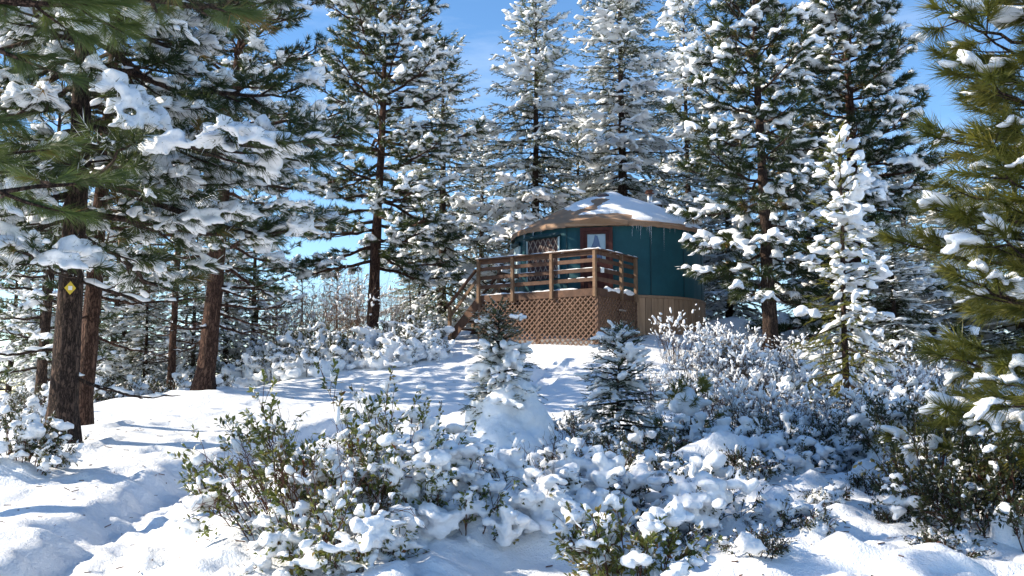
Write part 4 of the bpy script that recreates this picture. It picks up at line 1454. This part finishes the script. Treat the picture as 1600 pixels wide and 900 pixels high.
def build_shrub(name, label, loc, seed, R, Hh, n_stems=26, leaf=0.05, n_leaf=9, snow=0.6, snow_r=0.07, voxel=0.022, mound=0.5, mat_=None, stem=None, spread=1.0,
                group=None, cat='shrub', big_leaves=0, asym=(0, 0), sub=8, tint0=0.45, fine=True, mound_h=0.55, stem_r=0.007, lean_noise=0.25, mound_n=None):
    """broad-leaved evergreen scrub: arching stems, whorls of leaves, snow pillows"""
    rng = np.random.default_rng(seed)
    mat_ = mat_ or M_LEAF
    stem = stem or M_STEM
    root = thing(name, label, cat, loc, 0, group)
    K = 6
    s = np.linspace(0, 1, K)
    sp, sr, tips, tdir = [], [], [], []
    for k in range(n_stems):
        az = rng.uniform(0, 2 * np.pi)
        rr_ = R * math.sqrt(rng.random()) * spread
        b = np.array([math.cos(az), math.sin(az), 0]) * rr_ * 0.55
        top = np.array([math.cos(az) * rr_ + asym[0] * R * rng.random(), math.sin(az) * rr_ + asym[1] * R * rng.random(),
                        Hh * (1 - 0.5 * (rr_ / R) ** 2) * (rng.uniform(0.7, 1.12) if rng.random() < 0.6 else rng.uniform(0.28, 0.7))])
        ctrl = b * 1.25 + np.array([0, 0, top[2] * 0.7]) + rng.normal(0, 0.06, 3) * R
        pts = ((1 - s) ** 2)[:, None] * (b + np.array([0, 0, -0.1])) + (2 * s * (1 - s))[:, None] * ctrl + (s ** 2)[:, None] * top
        pts[1:-1] += rng.normal(0, 0.012, (K - 2, 3))
        sp.append(pts)
        sr.append(stem_r * (1 - 0.7 * s) * rng.uniform(0.8, 1.3))
        tips.append(pts[-1])
        tdir.append(unit(pts[-1] - pts[-2]))
        for j in range(sub):
            q = rng.uniform(0.35, 0.95)
            bb = np.array([np.interp(q, s, pts[:, a]) for a in range(3)])
            d = unit(unit(pts[-1] - pts[-3]) + rng.normal(0, 0.55, 3) + np.array([0, 0, 0.25]))
            l = rng.uniform(0.12, 0.30) * (0.5 + Hh * 0.5)
            e = bb + d * l
            g_ = np.linspace(0, 1, K)[:, None]
            pp = bb * (1 - g_) + e * g_ + np.array([0, 0, 0.04]) * (g_ * (1 - g_)) * 4
            sp.append(pp)
            sr.append(stem_r * 0.5 * (1 - 0.6 * s))
            tips.append(e)
            tdir.append(d)
    v, f = tubes(np.array(sp), np.array(sr), 3)
    so = obj('stems', mesh_np('stems', v, [f], stem, True), root)
    so['kind'] = 'stuff'
    tips, tdir = np.array(tips), np.array(tdir)
    N = len(tips)
    T = np.repeat(tips, n_leaf, 0) - np.repeat(tdir, n_leaf, 0) * rng.uniform(0, 0.13, (N * n_leaf, 1))
    d0 = np.repeat(tdir, n_leaf, 0)
    D = unit(d0 * 0.7 + rng.normal(0, 0.62, d0.shape))
    sc = leaf * rng.uniform(0.65, 1.2, len(T))
    U = unit(rng.normal(0, 0.5, D.shape) + np.array([0, 0, 1.0]))
    Y = unit(np.cross(U, D))
    Z = np.cross(D, Y)
    Mx = np.stack([D, Y, Z], 2)
    # leaves in one clump share a tone
    tn = np.clip(np.repeat(rng.normal(tint0, 0.2, N), n_leaf) + rng.normal(0, 0.08, len(T)), 0, 0.93)
    tn = np.where(rng.random(len(T)) < 0.015, 1.0, tn)
    tpl = (LEAF_V, LEAF_F) if fine else LEAF_S
    nb = min(big_leaves, len(T))
    if nb:
        # the nearest leaves are separate pieces
        wy = T[:, 1] - 0.3 * T[:, 2]
        od = np.argsort(wy)[:nb * 2]
        od = rng.permutation(od)[:nb]
        lm = []
        for tv in (0.25, 0.5, 0.75, 0.9):
            lm.append(mesh_np('leaf', LEAF_V, [LEAF_F], mat_, True, np.full(5, tv)))
        for i_ in od:
            o = obj('leaf', lm[int(rng.integers(0, 4))], root)
            m = Matrix(Mx[i_].tolist()).to_4x4()
            m.translation = T[i_]
            o.matrix_local = m @ Matrix.Scale(float(sc[i_]), 4)
        keep = np.ones(len(T), bool)
        keep[od] = False
        T, Mx, sc, tn = T[keep], Mx[keep], sc[keep], tn[keep]
    v, f = stamp(tpl[0], tpl[1], Mx * sc[:, None, None], T)
    lo = obj('foliage', mesh_np('foliage', v, [f], mat_, fine, np.repeat(tn, len(tpl[0]))), root)
    lo['kind'] = 'stuff'
    # snow: lumpy caps caught in the sprigs, and a drift that rises from the ground around the stems
    parts = []
    cn = vnoise(tips * 3.1 + seed, 8) * 0.55
    sel = rng.random(N) < np.clip(snow + cn, 0, 0.95)
    n = int(sel.sum())
    if n:
        m = 5
        C = np.repeat(tips[sel], m, 0)
        rk = np.repeat(rng.uniform(0.40, 1.25, n) ** 1.5 * snow_r * 0.92, m)
        off = rng.normal(0, 0.75, (n * m, 3)) * rk[:, None] * np.array([1, 1, 0.35])
        z_ = rk * rng.uniform(0.45, 1.0, n * m)
        C = C + off + np.array([0, 0, 0.012]) - np.column_stack([0 * z_, 0 * z_, np.abs(off[:, 0]) * 0.35])
        parts.append(blobs(C, np.column_stack([z_ * rng.uniform(0.9, 1.4, n * m), z_, z_ * rng.uniform(0.55, 0.85, n * m)]), unit(rng.normal(size=(n * m, 3)) * np.array([1, 1, 0.25]))))
        # thin snow lying along the stems
        ks = rng.integers(0, len(sp), 2 * n)
        q = rng.uniform(0.35, 1.0, 2 * n)
        SPa = np.array(sp)
        fi = q * (K - 1)
        i0 = np.minimum(fi.astype(int), K - 2)
        fr_ = (fi - i0)[:, None]
        cc = SPa[ks, i0] * (1 - fr_) + SPa[ks, i0 + 1] * fr_
        dd = SPa[ks, i0 + 1] - SPa[ks, i0]
        w_ = snow_r * rng.uniform(0.22, 0.5, 2 * n)
        parts.append(blobs(cc + np.array([0, 0, 0.008]), np.column_stack([w_ * 2.2, w_, w_ * 0.9]), dd))
    if mound > 0:
        m = mound_n or int(95 * mound)
        az = rng.uniform(0, 6.28, m)
        rr_ = R * np.sqrt(rng.random(m)) * 0.95
        top = Hh * mound_h * (1 - (rr_ / R) ** 2) * rng.uniform(0.35, 1.1, m) + 0.03
        sz = R * rng.uniform(0.06, 0.15, m)
        parts.append(blobs(np.column_stack([np.cos(az) * rr_ + asym[0] * R * 0.35, np.sin(az) * rr_ + asym[1] * R * 0.35, top * 0.25]), np.column_stack([sz * 1.15, sz, np.maximum(top * 0.75, 0.04)]), None, ICO2))
    if parts:
        v, f = join(parts)
        obj('snow', remesh('snow', v, f, voxel, M_SNOW, 2, voxel * 1.1, 0.2 / voxel, seed, 0.5 if fine else 0.35), root)['kind'] = 'stuff'
    return root

def build_twiggy(name, label, loc, seed, R, Hh, n_stems=34, snow=0.6, ball=0.035, voxel=0.03, group=None, cat='shrub', mat_=None, base_snow=True, upright=0.5, r=0.005):
    """leafless scrub: a thicket of fine stems with snow balls caught on it"""
    rng = np.random.default_rng(seed)
    root = thing(name, label, cat, loc, 0, group)
    K = 5
    s = np.linspace(0, 1, K)
    sp, sr, tips, mids, tds, mds = [], [], [], [], [], []
    for k in range(n_stems):
        az = rng.uniform(0, 6.28)
        r0 = R * math.sqrt(rng.random())
        b = np.array([math.cos(az), math.sin(az), 0]) * r0 * (0.35 + 0.4 * upright)
        e = np.array([math.cos(az) * r0 * 1.05, math.sin(az) * r0 * 1.05, Hh * rng.uniform(0.55, 1.1) * (1 - 0.35 * (r0 / R) ** 2)])
        g = s[:, None]
        pts = b * (1 - g) + e * g + np.array([0, 0, 0.14 * Hh]) * (4 * g * (1 - g)) + rng.normal(0, 0.02, (K, 3)) * Hh
        pts[0, 2] = -0.12
        sp.append(pts)
        sr.append(r * (1 - 0.7 * s))
        tips.append(e)
        tds.append(e - b)
        for j in range(6):
            q = rng.uniform(0.3, 0.95)
            bb = np.array([np.interp(q, s, pts[:, a]) for a in range(3)])
            d = unit(rng.normal(0, 0.8, 3) + np.array([0, 0, 0.45]) + unit(e - b) * 0.5)
            l = Hh * rng.uniform(0.12, 0.34)
            ee = bb + d * l
            sp.append(bb * (1 - g) + ee * g + rng.normal(0, 0.008, (K, 3)))
            sr.append(r * 0.55 * (1 - 0.6 * s))
            tips.append(ee)
            tds.append(d)
            mids.append(bb * 0.45 + ee * 0.55)
            mds.append(d)
    v, f = tubes(np.array(sp), np.array(sr), 3)
    obj('stems', mesh_np('stems', v, [f], mat_ or M_TWIG, True), root)['kind'] = 'stuff'
    c = np.array(tips + mids)
    dd_ = unit(np.array(tds + mds)) * np.array([1, 1, 0.6])
    sel = rng.random(len(c)) < np.clip(snow + 0.45 * vnoise(c * 2.6 + seed, 6), 0.02, 0.9)
    c = c[sel]
    dd_ = dd_[sel] + rng.normal(0, 0.2, (int(sel.sum()), 3))
    z = ball * rng.uniform(0.55, 1.6, len(c))
    parts = [blobs(c, np.column_stack([z * rng.uniform(1.2, 2.8, len(c)), z * rng.uniform(0.7, 1.1, len(c)), z * 0.8]), dd_)]
    if base_snow:
        m = 16
        az = rng.uniform(0, 6.28, m)
        rr_ = R * np.sqrt(rng.random(m))
        sz = R * rng.uniform(0.12, 0.28, m)
        parts.append(blobs(np.column_stack([np.cos(az) * rr_, np.sin(az) * rr_, 0.10 * Hh * rng.random(m)]), np.column_stack([sz, sz, sz * 0.5])))
    v, f = join(parts)
    obj('snow', remesh('snow', v, f, voxel, M_SNOW, 2, voxel * 0.4, 0.2 / voxel, seed), root)['kind'] = 'stuff'
    return root

# --- young conifers on the slope
def up_bias(T):
    return np.clip(0.78 - 0.10 * (T[:, 2] - 1.0), 0.4, 0.9)
build_fir('conifer', 'slender young conifer plastered with snow before the dense pine', on_ground(1325, 668, 19.3), 301, 5.75, 1.05, 0.07, 0.15, 0.62, 1.7, 0.032, 0.075, 0.20, 0.11, M_OLIVE, 0.7, cat='conifer', n_leaf=20, width=0.06,
          snow_flat=0.62, snow_fun=lambda T: np.where(T[:, 0] > -0.1, 0.42, 0.10), tint0=0.5, branch_objs=False, elev=(-15, 50))
s1 = build_fir('fir_sapling', 'fir sapling with its skirts buried in a great snow heap', (*on_ground(783, 770)[:2], gzb(*on_ground(783, 770)[:2])), 302, 2.0, 0.38, 0.020, 0.55, 0.22, 1.3, 0.015, 0.022, 0.15, 0.055, M_SAP, 0.7, cat='fir sapling', n_leaf=24, width=0.045, snow_flat=0.7, elev=(-5, 40), branch_objs=True, blob=ICO2)
rg = np.random.default_rng(77)
# the heap that buries it
hc, hr = [], []
for k in range(90):
    a = rg.uniform(0, 6.28)
    z = rg.uniform(-0.1, 1.0)
    r = (0.92 - 0.70 * max(z, 0)) * math.sqrt(rg.random()) 
    hc.append((math.cos(a) * r + 0.02, math.sin(a) * r * 0.8, z))
    w = rg.uniform(0.11, 0.24)
    hr.append((w * 1.1, w, w * 1.25))
hc += [(0.24, -0.10, 1.02), (0.26, -0.12, 0.88), (0.18, -0.05, 1.12), (0.30, -0.15, 0.75)]
hr += [(0.17, 0.15, 0.2), (0.19, 0.17, 0.2), (0.13, 0.12, 0.13), (0.2, 0.2, 0.22)]
v, f = blobs(np.array(hc), np.array(hr), None, ICO2)
o = obj('snow_heap', remesh('snow_heap', v, f, 0.022, M_SNOW, 6, 0.022, 6.0, 5, 0.6), s1)
build_fir('fir_sapling', 'open fir sapling with flat layered boughs and little snow', (*on_ground(968, 745)[:2], gzb(*on_ground(968, 745)[:2])), 303, 1.82, 0.70, 0.022, 0.12, 0.25, 1.15, 0.016, 0.024, 0.17, 0.07, M_SAP, 0.75, cat='fir sapling', n_leaf=24, width=0.045, snow_flat=0.6, tint0=0.3, elev=(-8, 42), branch_objs=True, blob=ICO2)
build_pine('pine_sapling', 'little olive pine sapling bent under one round snow ball', on_ground(1078, 700, 14.2), 304, 0.85, 0.2, 0.38, 0.02, needle=M_OLIVE, n_needles=60, width=0.004, shoot=0.20, n_len=0.7, dh=0.09, snow=0.10, voxel=0.02, sec_step=0.14, tint0=0.6, cat='pine sapling', brown=0.06)
sb_ = bpy.data.objects['pine_sapling']
v, f = blobs(np.array([[-0.06, -0.12, 0.62], [-0.16, -0.12, 0.56], [0.04, -0.10, 0.60], [-0.05, -0.1, 0.70], [-0.02, -0.16, 0.54], [0.16, -0.1, 0.6]]), np.array([[.14, .13, .11], [.10, .1, .08], [.11, .1, .08], [.09, .08, .07], [.1, .09, .09], [.06, .05, .04]]), None, ICO2)
obj('snow_ball', remesh('snow_ball', (v - np.array([-0.05, -0.1, 0.6])) * 1.3 + np.array([-0.06, -0.2, 0.80]), f, 0.02, M_SNOW, 5, 0.008, 9.0, 3, 0.5), sb_)

# --- foreground scrub
GL = on_ground
def at_depth(px, py, d):
    p = P(px, py, d)
    return (float(p[0]), float(p[1]), gzb(p[0], p[1]))
def GB(px, py):
    p = G(px, py)
    return (float(p[0]), float(p[1]), gzb(p[0], p[1]))
build_shrub('evergreen_shrub', 'big leafy shrub with arching bright green sprigs beside the trail', GB(505, 868), 401, 0.95, 1.2, 46, 0.058, 11, 0.20, 0.055, 0.016, 0, big_leaves=150, asym=(-0.25, 0.0), tint0=0.58, stem_r=0.006)
build_shrub('evergreen_shrub', 'snow choked shrub between the leafy shrub and the buried sapling', GB(615, 868), 402, 0.82, 1.18, 50, 0.052, 10, 0.46, 0.062, 0.016, 0, big_leaves=90, tint0=0.6, stem_r=0.006)
build_shrub('evergreen_shrub', 'low shrub under smooth snow pillows in front of the buried sapling', GB(780, 868), 403, 0.75, 0.66, 36, 0.045, 9, 0.40, 0.065, 0.016, 0, mat_=M_LEAF_D, big_leaves=40)
build_shrub('evergreen_shrub', 'sunlit shrub of broad green leaves capped with round snow balls', at_depth(985, 905, 6.5), 404, 0.50, 0.54, 28, 0.060, 9, 0.36, 0.06, 0.013, 0, big_leaves=110, tint0=0.72)
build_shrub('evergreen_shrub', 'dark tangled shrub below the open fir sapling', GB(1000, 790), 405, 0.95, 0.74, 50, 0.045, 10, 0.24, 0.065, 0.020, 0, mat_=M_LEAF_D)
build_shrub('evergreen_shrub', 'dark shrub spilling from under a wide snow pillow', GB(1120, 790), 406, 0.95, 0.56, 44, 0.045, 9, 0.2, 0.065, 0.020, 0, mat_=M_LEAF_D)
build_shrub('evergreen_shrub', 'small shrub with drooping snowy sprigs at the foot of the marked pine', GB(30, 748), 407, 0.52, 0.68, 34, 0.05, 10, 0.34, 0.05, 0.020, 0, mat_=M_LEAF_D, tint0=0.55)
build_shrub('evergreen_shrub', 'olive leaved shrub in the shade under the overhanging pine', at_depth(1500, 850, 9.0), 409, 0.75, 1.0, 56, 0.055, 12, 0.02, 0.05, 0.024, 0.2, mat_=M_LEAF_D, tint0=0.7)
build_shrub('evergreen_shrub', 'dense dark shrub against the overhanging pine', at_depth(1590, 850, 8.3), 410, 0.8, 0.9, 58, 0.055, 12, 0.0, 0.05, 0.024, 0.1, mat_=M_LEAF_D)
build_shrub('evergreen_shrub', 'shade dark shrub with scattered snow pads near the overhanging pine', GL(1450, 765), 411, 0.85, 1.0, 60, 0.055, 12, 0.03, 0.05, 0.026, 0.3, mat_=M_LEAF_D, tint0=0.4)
build_shrub('evergreen_shrub', 'half buried shrub with reddish stems between two snow choked shrubs', GB(705, 880), 412, 0.62, 0.72, 40, 0.048, 9, 0.50, 0.065, 0.016, 0, tint0=0.5, big_leaves=40)
build_shrub('evergreen_shrub', 'sprawling low shrub at the foot of the big leafy shrub', at_depth(520, 905, 6.9), 413, 0.62, 0.55, 38, 0.05, 10, 0.36, 0.055, 0.015, 0, tint0=0.62, big_leaves=60)
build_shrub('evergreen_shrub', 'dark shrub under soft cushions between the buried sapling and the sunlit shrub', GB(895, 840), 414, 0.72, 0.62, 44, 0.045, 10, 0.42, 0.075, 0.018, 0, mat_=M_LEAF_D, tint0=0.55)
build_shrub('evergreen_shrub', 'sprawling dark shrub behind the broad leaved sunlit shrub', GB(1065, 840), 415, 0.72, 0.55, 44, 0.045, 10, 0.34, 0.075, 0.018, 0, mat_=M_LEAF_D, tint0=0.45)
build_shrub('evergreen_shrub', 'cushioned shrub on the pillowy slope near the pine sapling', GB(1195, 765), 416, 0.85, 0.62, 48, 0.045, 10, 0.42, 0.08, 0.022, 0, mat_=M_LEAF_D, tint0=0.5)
build_twiggy('bare_shrub', 'arching reddish bare stems growing through the big leafy shrub', GB(500, 885), 512, 0.95, 0.95, 46, 0.10, 0.025, 0.02, None, mat_=M_STEM, base_snow=False, upright=0.2, r=0.0045)
build_twiggy('bare_shrub', 'bare reddish twigs standing in snow behind the broad leaved sunlit shrub', GB(880, 830), 514, 0.8, 0.75, 46, 0.14, 0.025, 0.02, None, mat_=M_STEM, base_snow=False, upright=0.2, r=0.0045)
build_twiggy('bare_shrub', 'bare grey stems poking through snow by the buried sapling', GB(760, 850), 513, 0.7, 0.7, 36, 0.12, 0.025, 0.02, None, mat_=M_STEM, base_snow=False, upright=0.3, r=0.0045)
# low mats poking from the pillowy snow
LOWL = 'low dark shrub poking out of the shaded snow pillows'
low = [(1160, 800, 1.0), (1250, 860, 1.0), (1350, 800, .8), (1400, 850, .75), (1180, 895, .7), (1300, 835, .75), (1470, 885, .8), (1060, 860, .9), (890, 800, 1.0), (1240, 785, .8)]
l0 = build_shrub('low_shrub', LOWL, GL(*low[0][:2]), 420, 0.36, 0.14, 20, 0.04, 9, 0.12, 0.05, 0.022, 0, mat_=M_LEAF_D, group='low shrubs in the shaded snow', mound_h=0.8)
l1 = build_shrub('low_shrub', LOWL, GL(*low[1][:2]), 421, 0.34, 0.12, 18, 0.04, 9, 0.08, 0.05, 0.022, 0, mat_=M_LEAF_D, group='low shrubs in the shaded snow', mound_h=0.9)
for k, (px, py, sc_) in enumerate(low[2:]):
    copy_thing((l0, l1)[k % 2], LOWL, GL(px, py), k * 1.3, sc_)

# --- scrub on the slope right of the yurt
tw = [build_twiggy('bare_shrub', 'leafless snow beaded shrub on the slope below the dark pine', GL(1080, 600), 501 + k, 0.75, 0.9 + 0.2 * (k % 2), 48, 0.46, 0.025, 0.022, 'bare shrubs below the dark pine', r=0.006, upright=0.25) for k in range(3)]
spots = [(1130, 590), (1180, 600), (1235, 605), (1100, 640), (1160, 640), (1215, 645), (1270, 640), (1060, 575), (1110, 560), (1160, 560), (1250, 575), (1290, 600), (1190, 680), (1250, 690), (1140, 690), (1300, 690),
         (1380, 660), (1420, 640), (1400, 700), (1350, 720), (1290, 730), (1240, 725), (1200, 720), (1460, 690), (1440, 610), (1390, 600), (1020, 640), (1500, 640)]
for k, (px, py) in enumerate(spots):
    if k < 2:
        o = tw[k + 1]
        o.location = GL(px, py)
        o.rotation_euler[2] = k
        continue
    copy_thing(tw[k % 3], tw[0]['label'], GL(px, py), k * 2.1, (1, 1, 0.75 + 0.5 * ((k * 37) % 10) / 10))
eg = build_shrub('snowy_shrub', 'snow clotted evergreen shrub on the slope below the yurt', GL(1320, 735), 430, 0.75, 0.6, 36, 0.045, 9, 0.34, 0.065, 0.030, 0.5, mat_=M_LEAF_D, group='snow clotted shrubs on the slope', fine=False, mound_h=0.4)
for k, (px, py, sc_) in enumerate([(1170, 610, 1.1), (1110, 580, 1.0), (1210, 650, 1.1), (1270, 590, 1.2), (1080, 630, .9), (1390, 625, 1.3), (1340, 610, 1.1), (1160, 575, 1.0), (1210, 755, 1.0), (1130, 735, 1.0), (1390, 735, 1.1), (1250, 700, .9), (1160, 700, .9), (1060, 700, .9), (1340, 690, 1.0), (905, 690, .7), (1430, 690, 1.2), (1300, 640, 1.3), (1250, 620, 1.2), (1040, 715, .8)]):
    copy_thing(eg, eg['label'], GL(px, py), k * 1.7 + 0.4, sc_)

# --- scrub along the crest left of the deck
es = build_shrub('crest_shrub', 'snow heaped shrub along the crest below the tall open pine', GL(520, 575), 440, 0.85, 0.8, 44, 0.06, 10, 0.34, 0.075, 0.035, 0.5, mat_=M_LEAF_D, group='snow heaped shrubs on the crest', fine=False, mound_h=0.8)
es2 = build_shrub('crest_shrub', es['label'], GL(600, 570), 441, 0.85, 0.65, 40, 0.06, 9, 0.42, 0.08, 0.035, 0.6, mat_=M_LEAF_D, group='snow heaped shrubs on the crest', fine=False, mound_h=0.9)
for k, (px, py, sc_) in enumerate([(400, 600, 1.0), (440, 590, 1.1), (480, 585, 1.0), (560, 560, 1.2), (640, 560, 1.0), (668, 560, .8), (660, 545, 1.1), (520, 560, 1.1), (440, 570, 1.1), (610, 548, 1.1), (480, 560, 1.2)]):
    copy_thing((es, es2)[k % 2], es['label'], GL(px, py), k * 2.3, sc_)
br = build_twiggy('twig_thicket', 'tall reddish bare twigs against the sky behind the crest', GL(540, 545), 510, 0.9, 2.3, 56, 0.30, 0.035, 0.035, 'bare twig thickets behind the crest', mat_=M_TAN_TWIG, base_snow=False, upright=1.0, r=0.007)
for k, (px, py, d, sc_) in enumerate([(500, 540, 32, 1.0), (465, 545, 31, .9), (570, 540, 33, 1.0), (430, 560, 30, .8), (610, 540, 33, .7), (530, 540, 35, 1.15)]):
    p = P(px, py, d)
    copy_thing(br, br['label'], (p[0], p[1], gz(p[0], p[1])), k * 1.9, sc_)
sf = build_fir('small_fir', 'small frosted fir behind the bare twigs on the crest', on_ground(525, 540, 34), 310, 3.0, 0.95, 0.05, 0.1, 0.5, 0.9, 0.045, 0.12, 0.26, 0.15, group='small firs on the crest', tint0=0.8)
for k, (px, d, sc_) in enumerate([(470, 33, 1.05), (557, 35, 0.95), (640, 34, .8), (400, 31, 1.1), (430, 36, 1.2)]):
    copy_thing(sf, sf['label'], on_ground(px, 545, d), k * 2.2, sc_)

# --- woods behind the left trees
bg = build_pine('background_pine', 'snowy pine in the woods behind the marked pine', on_ground(60, 640, 23), 320, 8.5, 1.2, 2.3, 0.13, (0.2, 0.1), n_needles=26, width=0.013, voxel=0.065, dh=0.19, snow=0.62, branch_objs=False, group='pines in the woods behind the marked pine', tint0=0.5, sec_step=0.18)
for k, (px, d, sc_) in enumerate([(170, 29, 0.9), (215, 34, 0.7), (395, 31, 0.75), (10, 30, 0.9), (110, 36, 0.7), (290, 33, 0.65), (350, 38, 0.6), (430, 37, 0.5)]):
    copy_thing(bg, bg['label'], on_ground(px, 600, d), k * 2.05, sc_)
for k, (px, d, sc_) in enumerate([(150, 26, .45), (225, 27, .42), (60, 28, .6), (300, 27, .45), (190, 31, .6), (350, 30, .5)]):
    copy_thing(f_c, 'short snowy fir under the pines behind the marked trunk', on_ground(px, 620, d), k * 1.7, sc_, 'short firs behind the marked trunk')
for k, (px, py, d, sc_) in enumerate([(215, 650, 24, 1.0), (250, 640, 24, 1.1), (290, 630, 25, 1.1), (140, 660, 22, 1.0), (20, 690, 16, .8), (60, 680, 18.5, .9), (180, 640, 23, 1.1), (235, 630, 27, 1.3), (330, 615, 25, .9)]):
    copy_thing(eg, 'snowy shrub under the trees beyond the snow crest', on_ground(px, py, d), k * 1.3, sc_, 'shrubs beyond the snow crest')
# --- trees behind the right side
for k, (px, d, sc_) in enumerate([(1270, 39, (1, 1, .75)), (1420, 36, (1.1, 1.1, .62)), (1500, 33, (1.1, 1.1, .5)), (1600, 30, (1.2, 1.2, .6)), (1400, 26, (.6, .6, .32))]):
    copy_thing(f_c, 'dim snowy fir in the woods behind the dense pine', on_ground(px, 560, d), k * 2.6, sc_, 'firs in the woods behind the dense pine')

build_pine('pine_tree', 'tall high crowned pine on the trail bank farthest from the yurt', (-9.2, 9.0, gz(-9.2, 9.0)), 340, 12.0, 5.2, 2.6, 0.19, (0.2, 0.0), n_needles=24, width=0.014, voxel=0.085, dh=0.2, snow=0.55, branch_objs=False, sec_step=0.2)
# --- the two near pines whose trunks stand just outside the picture
build_pine('pine_tree', 'olive green long needled pine with few snow pads over the dark shrubs', (5.15, 9.0, gz(5.15, 9.0)), 330, 7.0, 0.5, 1.4, 0.13, (0.2, 0.1), needle=M_OLIVE, n_needles=75, width=0.005, shoot=0.30, n_len=0.75, dh=0.065,
           snow=0.20, snow_size=1.1, voxel=0.026, sec_step=0.16, tint0=0.55, elev=(-6, 40), brown=0.0, spread=(15, 70), prof=lambda t: (1 - t) ** 0.5)
nearp = build_pine('pine_tree', 'long needled green pine without any snow hanging over the trail', (-3.75, 5.2, gz(-3.75, 5.2)), 331, 6.5, 3.05, 2.3, 0.15, (-0.3, 0.1), n_needles=170, width=0.0022, shoot=0.34, n_len=0.62, dh=0.13,
           snow=0.0, sec_step=0.17, tint0=0.5, elev=(2, 30), brown=0.02, spread=(10, 60), az_w=lambda az, t: 1.0 + 0.15 * math.cos(az), prof=lambda t: (1 - t) ** 0.4, needle=M_NEEDLE_G)

# ------------------------------------------------------------------ trail marker on the pine
mb = t_mark.location
mp = P(95, 452, 13.0)
dirv = unit(np.array([0 - mp[0], 0 - mp[1], 0]))
tr_c = np.array([mb[0] + 0.12 * 0.17, mb[1] + 0.1 * 0.17])
mk = thing('trail_marker', 'yellow diamond trail marker with white centre nailed to a pine trunk', 'trail marker', (tr_c[0] + dirv[0] * 0.175, tr_c[1] + dirv[1] * 0.175, mp[2]), math.atan2(dirv[1], dirv[0]) + math.pi / 2)
def prism(name, pts, y0, y1, m, parent):
    n = len(pts)
    v = [(x, y0, z) for x, z in pts] + [(x, y1, z) for x, z in pts]
    fs = [list(range(n)), list(range(n, 2 * n))[::-1]] + [[i, i + n, (i + 1) % n + n, (i + 1) % n] for i in range(n)]
    me = bpy.data.meshes.new(name)
    me.from_pydata(v, [], fs)
    me.materials.append(m)
    return obj(name, me, parent)
prism('plate', [(0, -0.088), (0.070, 0), (0, 0.088), (-0.070, 0)], -0.016, -0.010, M_YEL, mk)
prism('reflector', [(-0.024, -0.026), (0.024, -0.026), (0.024, 0.026), (-0.024, 0.026)], -0.020, -0.0165, M_WHITE, mk)
prism('nail', [(-0.012, -0.012), (0.012, -0.012), (0.012, 0.012), (-0.012, 0.012)], -0.0095, 0.06, M_STEEL, mk)

# ------------------------------------------------------------------ fallen needles and bark bits on the snow
rl = np.random.default_rng(900)
lx, ly = [], []
for (cx, cy, sp_, n_) in [(-5.4, 12.6, 1.6, 160), (-3.4, 9.5, 1.4, 90), (-4.4, 15.5, 1.6, 70), (-1.5, 7.4, 0.9, 70), (2.2, 8.4, 1.3, 110), (4.0, 9.0, 0.8, 90), (-1.0, 22, 2.5, 80)]:
    lx.append(rl.normal(cx, sp_, n_))
    ly.append(rl.normal(cy, sp_, n_))
lxy = np.column_stack([np.concatenate(lx), np.concatenate(ly)])
lz = ground_h(lxy)
n_ = len(lxy)
Mx = frames(np.column_stack([rl.normal(size=n_), rl.normal(size=n_), rl.normal(0, 0.1, n_)])) * rl.uniform(0.5, 1.4, n_)[:, None, None]
v, f = stamp(box_v(0, 0.05, -0.003, 0.003, 0.0, 0.006), BOXF, Mx, np.column_stack([lxy, lz + 0.002]))
lit = obj('needle_litter', mesh_np('needle_litter', v, [f], M_STEM), None)
lit['kind'] = 'stuff'
lit['label'] = 'fallen needles and bark bits scattered on the snow'
lit['category'] = 'litter'
